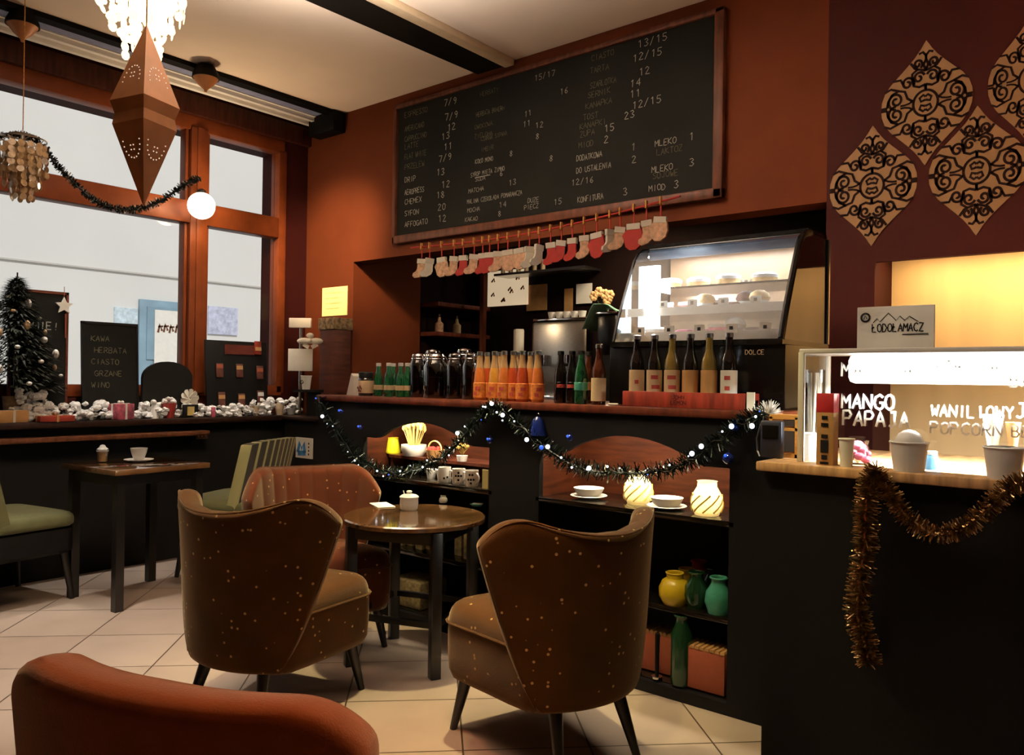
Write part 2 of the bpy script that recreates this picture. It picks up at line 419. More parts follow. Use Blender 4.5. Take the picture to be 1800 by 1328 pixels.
# ================================================================== THE ROOM
XW, YW, ZC = -5.5, 4.0, 3.33                  # window wall, bar wall, ceiling
H0 = at(620, 560, Y=YW).x; H1 = at(1450, 560, Y=YW).x; HT = at(620, 461, Y=YW).z   # opening in the bar wall
N0 = at(1536, 600, Y=YW).x; NT = at(1650, 452, Y=YW).z                              # lit niche
YB = 5.42                                     # back of the service niche
# floor: square beige tiles laid diagonally
m = bpy.data.materials.new('beige_floor_tile'); m.use_nodes = True; nt = m.node_tree; b = nt.nodes['Principled BSDF']
tc = nd(nt, 'ShaderNodeTexCoord'); mp = nd(nt, 'ShaderNodeMapping'); nt.links.new(tc.outputs['Object'], mp.inputs[0])
mp.inputs['Rotation'].default_value = (0, 0, PI / 4); mp.inputs['Location'].default_value = (.1, .3175, 0)
br = nd(nt, 'ShaderNodeTexBrick'); br.offset = 0; br.squash = 1
for k, v in (('Scale', 1), ('Mortar Size', .0035), ('Mortar Smooth', .2), ('Brick Width', .4335), ('Row Height', .4335)): br.inputs[k].default_value = v
br.inputs['Color1'].default_value = (*lin('b8a494'), 1); br.inputs['Color2'].default_value = (*lin('ad9888'), 1); br.inputs['Mortar'].default_value = (*lin('4a3a2c'), 1)
nt.links.new(mp.outputs[0], br.inputs['Vector'])
ns = nd(nt, 'ShaderNodeTexNoise'); ns.inputs['Scale'].default_value = 5; ns.inputs['Detail'].default_value = 6; nt.links.new(tc.outputs['Object'], ns.inputs['Vector'])
rp = nd(nt, 'ShaderNodeValToRGB'); rp.color_ramp.elements[0].color = (.72, .72, .72, 1); rp.color_ramp.elements[1].color = (1, 1, 1, 1); nt.links.new(ns.outputs[0], rp.inputs[0])
mx = nd(nt, 'ShaderNodeMix', data_type='RGBA', blend_type='MULTIPLY'); mx.inputs[0].default_value = 1
nt.links.new(br.outputs['Color'], mx.inputs[6]); nt.links.new(rp.outputs[0], mx.inputs[7]); nt.links.new(mx.outputs[2], b.inputs['Base Color'])
b.inputs['Roughness'].default_value = .33; M['floor'] = m
struct('floor', MB().bb((XW - .3, -1.6, -.1), (2.6, YB + .1, 0)), 'floor')
struct('ceiling', MB().bb((XW - .3, -1.6, ZC), (2.6, YB + .1, ZC + .15)), 'ceil')
# bar wall with the service opening and the lit niche
q = MB()
q.bb((XW - .3, YW, 0), (H0, YW + .72, ZC)); q.bb((H0, YW, HT), (H1, YW + .16, ZC)); q.bb((H0, YW, 0), (H1, YW + .16, .85))
struct('wall_back', q, 'wall')
q = MB()
q.bb((H1, YW, 0), (N0, YW + .4, ZC)); q.bb((N0, YW, NT), (2.6, YW + .04, ZC)); q.bb((N0, YW + .04, NT + .09), (2.6, YW + .4, ZC)); q.bb((N0, YW, 0), (2.6, YW + .4, .8))
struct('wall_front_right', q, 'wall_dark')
struct('wall_niche', MB().bb((N0, YW + .30, .8), (2.6, YW + .4, NT + .09)), pm('golden_niche_paint', 'c4a274', .7, var=.1, scale=2.2, stretch=(3, 1, .2)))
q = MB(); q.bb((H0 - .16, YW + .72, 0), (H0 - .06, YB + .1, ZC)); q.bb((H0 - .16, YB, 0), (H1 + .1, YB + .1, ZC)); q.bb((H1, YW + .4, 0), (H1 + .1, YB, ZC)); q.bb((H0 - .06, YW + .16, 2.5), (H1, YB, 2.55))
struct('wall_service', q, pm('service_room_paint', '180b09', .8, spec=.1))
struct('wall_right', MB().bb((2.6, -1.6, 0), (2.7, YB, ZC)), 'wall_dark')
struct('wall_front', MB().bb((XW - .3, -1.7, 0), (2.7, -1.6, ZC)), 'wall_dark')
# window wall
WT = at(300, 213, X=XW).z; WB = 1.12; WR = at(487, 480, X=XW).y; WL = .25
q = MB(); q.bb((XW - .3, -1.6, 0), (XW, YW, WB)); q.bb((XW - .3, -1.6, WT), (XW, YW, ZC)); q.bb((XW - .3, WR + .05, WB), (XW, YW, WT)); q.bb((XW - .3, -1.6, WB), (XW, WL, WT))
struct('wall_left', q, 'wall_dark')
m0 = at(330, 480, X=XW).y; m1 = at(361, 480, X=XW).y; t0 = at(430, 409, X=XW).z; t1 = at(430, 372, X=XW).z
q = MB()
xf0, xf1 = XW - .1, XW + .012
q.bb((xf0, WL, WT - .02), (xf1, WR + .05, WT + .11), .006); q.bb((xf0, WL, WB - .02), (xf1, WR + .05, WB + .06), .006)
q.bb((xf0, WR, WB), (xf1, WR + .07, WT), .006); q.bb((xf0, WL - .05, WB), (xf1, WL + .06, WT), .006)
q.bb((xf0, m0, WB), (xf1 + .012, m1, WT), .012); q.bb((xf0, WL, t0), (xf1 + .006, WR, t1), .008)
q.bb((xf0 - .02, m0 + .045, WB), (xf1 + .022, m0 + .10, WT), .006)
for s in (m0 - .025, m1 + .003): q.bb((xf0 + .01, s, WB), (xf1 - .02, s + .022, WT), .003)
win = struct('window_1', q, 'wood_window')
for a, c in ((WL + .06, m0), (m1, WR)):
    for d, e in ((WB + .06, t0), (t1, WT)): mk('pane', MB().bb((XW - .056, a, d), (XW - .05, c, e)), 'window_glass', win)
# head beam over the window, trim and curtain rails on the ceiling
struct('trim_1', MB().bb((XW, .1, WT + .08), (XW + .05, YW, ZC - .05), .01), wood('dark_window_head', '3a1a10', .5, stretch=(2, 14, 2)))
xa = at(300, 97, z=ZC).x
struct('trim_2', MB().bb((xa, -1.4, ZC - .03), (xa - .08, YW, ZC)), 'black')
struct('trim_3', MB().bb((xa - .08, -1.4, ZC - .012), (at(300, 132, z=ZC).x, YW, ZC)), 'bluegrey')
ye = at(560, 213, z=ZC - .04).y
rail = struct('trim_4', MB().bb((XW + .2, -1.4, ZC - .05), (XW + .24, ye, ZC - .02), .004).bb((XW + .12, -1.4, ZC - .06), (XW + .16, ye, ZC - .02), .004).bb((XW + .1, -1.4, ZC - .02), (XW + .26, ye, ZC)), pm('white_rail', 'f4f0ea', .4, var=.03))
struct('trim_5', MB().bb((xa - .3, YW - .12, ZC - .16), (xa + .02, YW, ZC), .01), 'black')
# black ceiling beam with its pale cover strip, running towards the bar wall
bl = at(838, 125, z=ZC).x; brr = at(884, 106, z=ZC).x; bt = at(907, 104, z=ZC).x
struct('trim_6', MB().prism([(bl - .0, YW), (brr, YW), (brr, -1.4), (bl - .16, -1.4)], -.02, frame((0, 0, ZC), (1, 0, 0), (0, 1, 0))), 'black')
struct('trim_7', MB().bb((brr, -1.4, ZC - .045), (bt, YW - .02, ZC), .008), 'cream')
struct('baseboard_back', MB().bb((XW + .06, YW - .02, 0), (H0, YW, .1)), 'black')

# no pier here: shade over the right wall is put into its dark colour
# ------------------------------------------------------------------ outside
XF = -13.5
struct('pavement', MB().bb((XF - 1, -30, -.25), (XW - .3, 40, -.15)), pm('pavement_stone', 'b4b0aa', .9))
fb = thing('building', 'bright white plastered house across the street behind the window', 'building', (XF, 0, -.15))
mk('wall', MB().bb((-.5, -24, 0), (0, 40, 17)), 'plaster', fb)
L = lambda px, py: at(px, py, X=XF) - V((XF, 0, -.15))
a = L(20, 457); c = L(330, 489)
mk('cornice', MB().bb((0, -20, a.z - .005), (.03, 34, a.z + .02)), pm('pale_stone_band', 'bdb8b0', .9, var=.05), fb)
a = L(243, 526); c = L(325, 640)
dr = mk('door', MB().bb((0, a.y, .0), (.06, c.y, a.z), .01).bb((.06, a.y + .12, a.z * .62), (.08, c.y - .12, a.z - .12)), 'bluedoor', fb)
a = L(268, 545); c = L(316, 612)
no = mk('notice', MB().bb((.08, a.y, c.z - .5), (.095, c.y, a.z)), 'paper', dr)
k = MB(); n = frame((.096, L(273, 585).y, L(273, 585).z), (0, 1, 0), (0, 0, 1))
for i, (s, dy) in enumerate(((0, 0), (.10, .01), (.20, 0), (.31, .01))): k.stroke([(s, dy), (s + .03, dy + .14), (s + .07, dy + .03)], .04, n); k.stroke([(s, dy + .1), (s + .09, dy + .11)], .03, n)
mk('lettering', k, pm('brown_lettering', '6a3c22', .8), no)
a = L(200, 540); c = L(240, 590); mk('window', MB().bb((0, a.y, c.z), (.03, c.y, a.z)), pm('pale_window', 'c3d3da', .5), fb)
a = L(365, 538); c = L(416, 590); mk('window', MB().bb((0, a.y, c.z), (.03, c.y, a.z)), pm('lilac_window', 'bcbfd2', .5), fb)

# ================================================================== LEDGE UNDER THE WINDOW
LZ = .96; LX = -5.16
lt = thing('window_counter', 'long dark wooden counter running under the window, covered in decorations', 'counter', (XW, 0, 0))
mk('countertop', MB().bb((.015, -1.2, LZ - .04), (LX - XW, YW - .03, LZ), .006), 'ledge', lt)
mk('rail', MB().bb((.2, -1.2, LZ - .12), (LX - XW + .04, 2.95, LZ - .09), .004), wood('brown_rail', '4a2c1c', .35, stretch=(2, 12, 2)), lt)
mk('front_panel', MB().bb((.015, -1.2, 0), (.26, YW - .03, LZ - .04)), 'black', lt)

cc = thing('corner_cabinet', 'dark low cabinet in the window corner carrying the paper cup and cards', 'cabinet', (-4.81, 3.74, 0))
mk('body', MB().box((0, 0, .465), (.56, .42, .93)), 'black', cc); mk('top', MB().box((0, 0, .945), (.58, .46, .03), bev=.004), 'ledge', cc)
# ================================================================== BAR
BY, BZ, BD = 2.85, 1.15, .64
BX0 = at(560, 693, Y=BY).x; BX1 = -1.10
bar = thing('bar_counter', 'long dark bar counter with two arched open display niches in its front', 'bar', (0, BY, 0))
mk('countertop', MB().bb((BX0, -.02, BZ - .035), (BX1, BD, BZ), .008), 'wood_bar', bar)
O = [(-3.385, -2.476), (-2.179, -1.277)]
ZS, ZF, ZP = .73, .93, 1.015
k = MB(); F = frame((0, 0, 0), (1, 0, 0), (0, 0, 1))       # local y = height, extruded towards the room (-Y)
k.bb((BX0, 0, 0), (O[0][0], .03, BZ - .035)); k.bb((O[0][1], 0, 0), (O[1][0], .03, BZ - .035)); k.bb((O[1][1], 0, 0), (BX1, .03, BZ - .035))
for a, c in O:
    w_ = c - a; pts = [(a, BZ - .035), (a, ZF), (a + .12 * w_, ZF)]
    for i in range(13):
        t = i / 12; pts.append((a + (.16 + .68 * t) * w_, ZF + .012 + (ZP - ZF) * math.sin(PI * t) ** .8))
    pts += [(c - .12 * w_, ZF), (c, ZF), (c, BZ - .035)]
    k.prism(pts, -.03, F)
    k.bb((a, 0, 0), (c, .03, .045))
mk('front_panel', k, 'black', bar)
k = MB(); k.bb((BX0, .03, 0), (BX0 + .03, BD - .02, BZ - .035)); k.bb((BX0, BD - .04, 0), (BX1, BD - .02, BZ - .035)); k.bb((BX1 - .03, .03, 0), (BX1, BD - .02, BZ - .035))
mk('carcass', k, 'black', bar)
for i, (a, c) in enumerate(O):
    k = MB(); k.bb((a - .02, .33, ZS), (c + .02, .35, BZ - .05)); k.bb((a - .02, .03, ZS), (a, .33, BZ - .05)); k.bb((c, .03, ZS), (c + .02, .33, BZ - .05))
    mk('niche_lining', k, 'wood_brown', bar)
    k = MB(); k.bb((a - .02, .33, .03), (c + .02, .35, ZS - .025)); k.bb((a - .02, .03, .03), (a, .33, ZS - .025)); k.bb((c, .03, .03), (c + .02, .33, ZS - .025))
    mk('lower_lining', k, 'black', bar)
    for z in (ZS, .355, .05): mk('shelf', MB().bb((a - .02, .0 if z == ZS else .03, z - .022), (c + .02, .33, z), .003), 'shelfgloss', bar)
    mk('light_strip', MB().bb((a + .05, .05, BZ - .06), (c - .05, .07, BZ - .05)), 'strip_warm', bar)
for a, c in O: lamp('niche_light', 'AREA', ((a + c) / 2, BY + .10, BZ - .07), 11.0, (1, .86, .62), .8, sy=.03)

# ================================================================== RIGHT-HAND ICE CREAM COUNTER
IY, IZ = 2.5, 1.0
IX0 = at(1328, 805, Y=IY).x
ic = thing('ice_cream_counter', 'tall black counter with a pale lit top under the glass ice cream screen', 'counter', (0, IY, 0))
mk('front_panel', MB().bb((IX0 + .02, .03, 0), (1.6, .75, IZ - .03)), 'black', ic)
mk('countertop', MB().bb((IX0, 0, IZ - .03), (1.6, .8, IZ), .006), wood('honey_countertop', 'bc9468', .3, stretch=(12, 2, 2)), ic)
GX = -.927; gy0, gy1, gz = .1, .36, .385
gs = thing('glass_screen', 'glass ice cream screen with white lettering and a bright light along its top', 'display case', (GX, IY + gy0, IZ))
mk('front_pane', MB().bb((.01, 0, .0), (2.4, .006, gz - .02)), 'case_glass', gs)
mk('side_pane', MB().bb((0, .006, 0), (.006, gy1 - gy0, gz - .02)), 'case_glass', gs)
k = MB(); k.bb((-.004, -.005, gz - .035), (2.4, gy1 - gy0, gz - .02), .003); k.bb((-.006, -.006, 0), (.012, .012, gz - .03), .002); k.bb((-.006, gy1 - gy0 - .012, 0), (.012, gy1 - gy0 + .004, gz - .03), .002)
mk('frame', k, pm('white_metal', 'd4d0c6', .35, var=.05), gs)
mk('light_tube', MB().box((1.27, .12, gz - .082), (2.3, .08, .092), bev=.02), 'tube_white', gs)
lamp('screen_light', 'AREA', (GX + 1.3, IY + gy0 + .10, IZ + gz - .135), 260, (1, .93, .82), 2.2, sy=.06)
paint = translucent('white_window_paint', 'f2eee6', .6); n = frame((0, -.002, 0), (1, 0, 0), (0, 0, 1))
G = lambda px, py: (lambda p: (p.x - GX, p.z - IZ))(at(px, py, Y=IY + gy0))
for txt, px, py, hh, asp in (('MANGO', 1480, 718, .045, .82), ('PAPAJA', 1482, 748, .046, .82), ('MALINA', 1480, 662, .043, .95), ('CYTRYNA', 1622, 655, .035, .95), ('WANILIOWY', 1637, 732, .034, .8), ('POPCORN', 1636, 762, .034, .9), ('BANAN', 1775, 680, .036, .9), ('JAGODA', 1784, 735, .04, .9), ('BEZA', 1779, 768, .03, .9)):
    x, z = G(px, py); k = MB(); write(k, txt, n, x, z, hh, .15, 5.2, .12, asp); mk('lettering', k, paint, gs)

# ================================================================== CHAIRS AND TABLES
def rrect(hx, hy, r, n=5, taper=0):
    """Rounded rectangle, wider towards +y by taper."""
    out = []
    for cx, cy, a0 in ((hx - r, hy - r, 0), (-hx + r, hy - r, PI / 2), (-hx + r, -hy + r, PI), (hx - r, -hy + r, 1.5 * PI)):
        for i in range(n):
            a = a0 + PI / 2 * i / (n - 1); x = cx + r * math.cos(a); y = cy + r * math.sin(a); out.append((x * (1 + taper * y / hy), y))
    return out


def loft(mb, loops):
    n = len(loops[0]); vs = [v for l in loops for v in l]; fs = []
    for i in range(len(loops) - 1):
        for k in range(n): fs.append((i * n + k, i * n + (k + 1) % n, (i + 1) * n + (k + 1) % n, (i + 1) * n + k))
    fs += [tuple(reversed(range(n))), tuple(range((len(loops) - 1) * n, len(loops) * n))]
    return mb.geo(vs, fs)


def subsurf(o, lv=1):
    s = o.modifiers.new('smooth', 'SUBSURF'); s.levels = lv; s.render_levels = lv
    return o


def make_chair(name, label, loc, face, fab, hw0=.17, hw1=.31, zt=.765, wing=.10, wrap=.17, thick=.10, channels=7, group=None, corner=.15, seat_w=.27):
    rz = math.atan2(-face[0], face[1])
    t = thing(name, label, 'armchair', (loc[0], loc[1], 0), rz, group)
    # seat: upholstered block, wider at the front, domed top
    k = MB(); L = []
    for z, s, dz in ((.175, .93, 0), (.19, .99, 0), (.37, 1.0, 0), (.405, .985, .004), (.428, .94, .01), (.442, .82, .012), (.450, .5, .014), (.452, .15, .014)):
        L.append([V((x * s, .055 + y * s, z + dz * (1 + y / .27))) for x, y in rrect(seat_w * .92, .26, .085, 6, .16)])
    loft(k, L); subsurf(mk('seat', k, fab, t, sharp=60))
    k = MB(); k.tube([V((x * 1.004, .055 + y * 1.004, .385)) for x, y in rrect(seat_w * .92, .26, .085, 6, .16)], .005, 6, True); mk('seat_piping', k, fab, t)
    # back: a curved shell that widens upwards and wraps forward at both wings
    NU, NVV = (channels * 8 if channels else 28), 12; vs = []; fs = []

    def pt(u, v, inner):
        a = abs(u); top = zt + wing * a ** 2.2 - corner * max(0, (a - .62) / .38) ** 2.6
        z0 = .185 if not inner else .22
        z = z0 + (top - z0) * v - (.012 if inner else 0) * v
        h = hw0 + (hw1 - hw0) * v ** .6; x = u * h * (.90 if inner else 1)
        y = -.265 - .075 * v + (.05 + wrap * v) * a ** 2.3
        if inner:
            y += thick * (1 - .18 * v) * (1 - .12 * a)
            if channels: y += .013 * abs(math.cos(u * PI * channels / 2)) ** .7 * (.3 + .7 * v)
        return V((x, y, z))
    for inn in (0, 1):
        for j in range(NVV + 1):
            for i in range(NU + 1): vs.append(pt(-1 + 2 * i / NU, j / NVV, inn))
    N1 = NU + 1; off = N1 * (NVV + 1)
    for j in range(NVV):
        for i in range(NU):
            a = j * N1 + i; fs.append((a, a + 1, a + 1 + N1, a + N1)); a += off; fs.append((a + 1, a, a + N1, a + 1 + N1))
    for i in range(NU):
        a = i; fs.append((a + 1, a, a + off, a + 1 + off)); a = NVV * N1 + i; fs.append((a, a + 1, a + 1 + off, a + off))
    for j in range(NVV):
        a = j * N1; fs.append((a, a + N1, a + N1 + off, a + off)); a = j * N1 + NU; fs.append((a + N1, a, a + off, a + N1 + off))
    k = MB(); k.geo(vs, fs); subsurf(mk('backrest', k, fab, t, sharp=180), 2)
    edge = [pt(-1, j / NVV, 0) for j in range(NVV)] + [pt(-1 + 2 * i / NU, 1, 0) for i in range(NU + 1)] + [pt(1, 1 - j / NVV, 0) for j in range(1, NVV + 1)]
    if channels: k = MB(); k.tube([V((p.x * .965, p.y - .002 + .012 * abs(p.x), p.z - .010 if p.z > .5 else max(p.z, .215))) for p in edge], .004, 6); mk('back_piping', k, fab, t)
    for x, y, sx, sy in ((-.13, -.20, -.03, -.07), (.13, -.20, .03, -.07), (-.215, .215, -.035, .035), (.215, .215, .035, .035)):
        k = MB(); k.cyl((x, y, .20), (x + sx, y + sy, 0), .024, .013, 12); mk('leg', k, 'leg', t)
    return t


make_chair('cocktail_armchair', 'brown gold velvet armchair seen from behind, standing before the arched bar niche with white bowls', (-1.655, 2.255), (-.95, .3), 'fab_brown', hw0=.18, hw1=.37, zt=.78, wrap=.20)
make_chair('cocktail_armchair', 'brown velvet winged armchair seen from behind, overlapping the russet red armchair', (-2.66, 1.80), (-.30, .954), 'fab_brown', hw0=.18, hw1=.37, zt=.785, wrap=.21)
make_chair('cocktail_armchair', 'russet red velvet armchair facing us across the round table, with channelled back', (-3.135, 2.375), (.93, -.37), 'fab_russet', hw0=.22, hw1=.35, zt=.80, wing=.03, wrap=.20, channels=9)
make_chair('cocktail_armchair', 'orange velvet chair back with a thick rounded top edge, cut off by the frame bottom', (-1.24, .84), (-.326, .945), 'fab_orange', hw0=.28, hw1=.345, zt=.808, wing=0, wrap=.05, thick=.14, channels=0, corner=.07)
# two pale green chairs by the window
def green_chair(label, loc, face, striped):
    t = thing('green_chair', label, 'chair', (loc[0], loc[1], 0), math.atan2(-face[0], face[1]), None)
    k = MB(); loft(k, [[V((x * s, y * s, z)) for x, y in rrect(.28, .27, .08, 6, .05)] for z, s in ((.40, .95), (.42, 1), (.46, 1), (.485, .96), (.495, .8), (.498, .3))])
    subsurf(mk('seat', k, 'fab_green', t))
    k = MB(); loft(k, [[V((x * s, y * s, z)) for x, y in rrect(.27, .26, .06, 5, .05)] for z, s in ((.26, .9), (.28, 1), (.40, 1))]); mk('seat_base', k, 'black', t)
    k = MB(); N = 44; NV_ = 8; vs = []; fs = []
    for inn in (0, 1):
        for j in range(NV_ + 1):
            for i in range(N + 1):
                u = -1 + 2 * i / N; v = j / NV_; vs.append(V((u * .27, -.25 - .10 * v + .10 * abs(u) ** 2.5 + (inn * (.06 + .012 * abs(math.cos(u * PI * 5.5)))), .42 + (.44 - .03 * abs(u) ** 4) * v)))
    n1 = N + 1; of = n1 * (NV_ + 1)
    for j in range(NV_):
        for i in range(N):
            a = j * n1 + i; fs += [(a, a + 1, a + 1 + n1, a + n1), (a + 1 + of, a + of, a + n1 + of, a + 1 + n1 + of)]
        a = j * n1; fs += [(a, a + n1, a + n1 + of, a + of), (a + N + n1, a + N, a + N + of, a + N + n1 + of)]
    for i in range(N): fs += [(i + 1, i, i + of, i + 1 + of), (NV_ * n1 + i, NV_ * n1 + i + 1, NV_ * n1 + i + 1 + of, NV_ * n1 + i + of)]
    k.geo(vs, fs); mk('backrest', k, 'fab_striped' if striped else 'fab_green', t, sharp=70)
    for x, y in ((-.22, -.22), (.22, -.22), (-.22, .22), (.22, .22)): mk('leg', MB().cyl((x, y, .27), (x * 1.15, y * 1.15, 0), .024, .014, 10), 'leg', t)
    return t
m = pm('green_striped_velvet', 'a7aa62', .85, sheen=.3); nt = m.node_tree; b = nt.nodes['Principled BSDF']
tc = nd(nt, 'ShaderNodeTexCoord'); wv = nd(nt, 'ShaderNodeTexWave'); wv.inputs['Scale'].default_value = 6.5; nt.links.new(tc.outputs['Object'], wv.inputs['Vector'])
r_ = nd(nt, 'ShaderNodeValToRGB'); r_.color_ramp.elements[0].position = .74; r_.color_ramp.elements[1].position = .9
r_.color_ramp.elements[0].color = (*lin('17150e'), 1); r_.color_ramp.elements[1].color = (*lin('c3c58a'), 1); nt.links.new(wv.outputs[0], r_.inputs[0]); nt.links.new(r_.outputs[0], b.inputs['Base Color']); M['fab_striped'] = m
green_chair('green and black striped chair behind the russet armchair, near the window counter', (-4.62, 2.86), (-.9, -.43), True)
green_chair('pale green chair cut off by the left picture edge, only its seat showing', (-4.90, 1.60), (-.2, .98), False)

# round coffee table
TX, TY, TZ, TR = -2.617, 2.507, .638, .318
tb = thing('round_table', 'small round dark polished table between the velvet armchairs, sugar bowl on it', 'table', (TX, TY, 0))
mk('tabletop', MB().lathe([(.001, TZ - .03), (TR - .02, TZ - .03), (TR, TZ - .022), (TR, TZ - .006), (TR - .006, TZ), (.001, TZ)], seg=64), 'table', tb, sharp=30)
LG = [(-.262, .09), (.262, -.13), (.115, .215), (-.10, -.26)]
LG = [V((c * .285, s * .285)) for c, s in ((math.cos(a), math.sin(a)) for a in (math.radians(-25) + i * PI / 2 for i in range(4)))]
for p in LG: mk('leg', MB().box((p.x, p.y, (TZ - .03) / 2), (.045, .045, TZ - .03), rz=math.radians(-25), bev=.004), 'leg', tb)
for z in (TZ - .06, .22):
    k = MB()
    for i in range(4): a, c = LG[i], LG[(i + 1) % 4]; mid = (a + c) / 2; dv = c - a; k.box((mid.x, mid.y, z), (dv.length - .03, .02, .05 if z > .4 else .025), rz=math.atan2(dv.y, dv.x))
    mk('apron' if z > .4 else 'stretcher', k, 'leg', tb)


def lat(name, label, cat, prof, mat, loc, seg=20, group=None):
    o = mk(name, MB().lathe(prof, seg=seg), mat, loc=loc); return tag(o, label, cat, group)


def on(px, py, z): p = at(px, py, z=z); return V((p.x, p.y, z))
def ony(px, py, Y, z): p = at(px, py, Y=Y); return V((p.x, Y, z))


SB = on(719, 897, TZ)
t = thing('sugar_bowl', 'white lidded sugar bowl with a spoon standing on the round table', 'bowl', SB)
mk('body', MB().lathe([(.001, 0), (.034, 0), (.040, .006), (.043, .03), (.042, .058), (.038, .058), (.037, .01), (.001, .008)]), 'white', t)
mk('lid', MB().lathe([(.045, .058), (.045, .063), (.034, .071), (.014, .076), (.010, .078), (.014, .086), (.009, .091), (.001, .091)]), 'white', t)
mk('spoon', MB().cyl((-.036, .01, .05), (-.062, .02, .082), .003), 'steel', t)
t = thing('milk_jug', 'tiny white milk jug at the far side of the round table', 'jug', on(779, 884, TZ))
mk('body', MB().lathe([(.001, 0), (.018, 0), (.022, .01), (.018, .022), (.012, .03), (.014, .034), (.011, .034), (.010, .028), (.001, .02)]), 'white', t)
mk('handle', MB().tube([(.018 + .008 * math.sin(a), 0, .016 + .011 * math.cos(a)) for a in [PI * i / 6 for i in range(7)]], .002, 6), 'white', t)
p = on(668, 888, TZ); q = on(640, 881, TZ); a = math.atan2(p.y - q.y, p.x - q.x)
o = mk('menu_card', MB().box((0, 0, .002), (.15, .085, .004), bev=.001), 'paper', loc=on(672, 889, TZ), rot=(0, 0, a - .25)); tag(o, 'white menu card lying on the round table beside the sugar bowl', 'card')
k = MB()
for i in range(3): k.stroke([(-.055 + .035 * i, -.02), (-.035 + .035 * i, -.018)], .006, frame((0, 0, .0042), (1, 0, 0), (0, 1, 0)))
mk('print', k, 'kraft', o)
t = thing('napkin_dish', 'teal dish with a white napkin at the bar side of the round table', 'dish', on(838, 890, TZ))
mk('dish', MB().lathe([(.001, 0), (.022, 0), (.034, .010), (.032, .011), (.02, .004), (.001, .003)]), 'teal_vase', t)
mk('napkin', MB().box((.006, 0, .012), (.05, .035, .006), rz=.5, bev=.002), 'paper', t)

# window-side table with a cup and a dessert
wt = thing('side_table', 'dark square table by the window with a cup and a dessert on it', 'table', (-4.52, 2.16, 0), .08)
mk('tabletop', MB().box((0, 0, .735), (.56, .56, .03), bev=.004), 'table', wt)
for x, y in ((-.23, -.23), (.23, -.23), (-.23, .23), (.23, .23)): mk('leg', MB().box((x, y, .36), (.045, .045, .72)), 'leg', wt)
mk('apron', MB().box((0, 0, .69), (.50, .50, .06)), 'leg', wt)


def cup(loc, label, sc_=1.0, rz=0):
    t = thing('coffee_cup', label, 'cup', loc, rz); s = sc_
    mk('saucer', MB().lathe([(.001, 0), (.035 * s, 0), (.078 * s, .012 * s), (.080 * s, .015 * s), (.045 * s, .007 * s), (.001, .005 * s)]), 'white', t)
    mk('cup', MB().lathe([(.001, .007 * s), (.024 * s, .007 * s), (.028 * s, .015 * s), (.040 * s, .05 * s), (.046 * s, .078 * s), (.042 * s, .078 * s), (.036 * s, .05 * s), (.022 * s, .016 * s), (.001, .014 * s)]), 'white', t)
    mk('handle', MB().tube([(-.043 * s - .024 * s * math.sin(a), 0, .045 * s + .022 * s * math.cos(a)) for a in [PI * i / 8 for i in range(9)]], .005 * s, 8), 'white', t)
    mk('coffee', MB().lathe([(.001, .066 * s), (.0405 * s, .066 * s)]), 'coffee', t)
    return t


cup(on(244, 812, .75), 'white coffee cup on its saucer, on the table by the window', 1.0, -.7)
t = thing('dessert_glass', 'small layered dessert in a glass with a cream top, beside the coffee cup', 'dessert', on(180, 813, .75))
mk('glass', MB().lathe([(.001, 0), (.026, 0), (.030, .04), (.034, .075), (.032, .075), (.028, .04), (.024, .004), (.001, .004)]), 'glass', t)
mk('filling', MB().lathe([(.001, .005), (.0235, .005), (.027, .04), (.030, .062), (.001, .062)]), 'cake', t)
mk('cream', MB().lathe([(.001, .062), (.032, .062), (.030, .075), (.018, .085), (.012, .097), (.001, .10)]), 'white', t)
# round white footrest knob seen under the table
k = MB(); k.lathe([(.001, 0), (.05, 0), (.055, .02), (.05, .045), (.03, .06), (.001, .062)]); o = mk('floor_lamp_foot', k, 'cream', loc=on(270, 978, .0)); tag(o, 'small pale round stopper on the floor under the window table', 'doorstop'); o.name = 'doorstop'
# things below the left end of the bar
p = at(535, 788, Y=3.0)
o = mk('poster', MB().box((0, 0, 0), (.165, .008, .125)), 'paper', loc=(p.x, 3.0, p.z)); tag(o, 'white poster with a blue print behind the green striped chair', 'poster')
k = MB(); n = frame((0, -.0045, 0), (1, 0, 0), (0, 0, 1))
k.stroke([(-.06, -.03), (-.04, .03), (-.02, -.01), (0, .03), (.01, -.03)], .03, n); k.stroke([(-.06, -.035), (.02, -.03)], .03, n); mk('picture', k, 'blue_print', o)
k = MB()
for i in range(4): k.stroke([(.045, .03 - .022 * i), (.056, .03 - .022 * i)], .012, n)
mk('lettering', k, 'black', o)
p = at(355, 766, X=LX + .01); o = mk('price_card', MB().box((0, 0, 0), (.006, .085, .045)), wood('dim_card_wood', '4a3222', .5), loc=(p.x, p.y, p.z)); tag(o, 'small brown card hanging on the front of the window counter', 'card')
k = MB(); n = frame((.0036, 0, 0), (0, 1, 0), (0, 0, 1)); k.stroke([(-.03, -.008), (-.015, .01), (-.002, -.006), (.012, .008), (.03, -.004)], .01, n); mk('pattern', k, 'kraft', o)

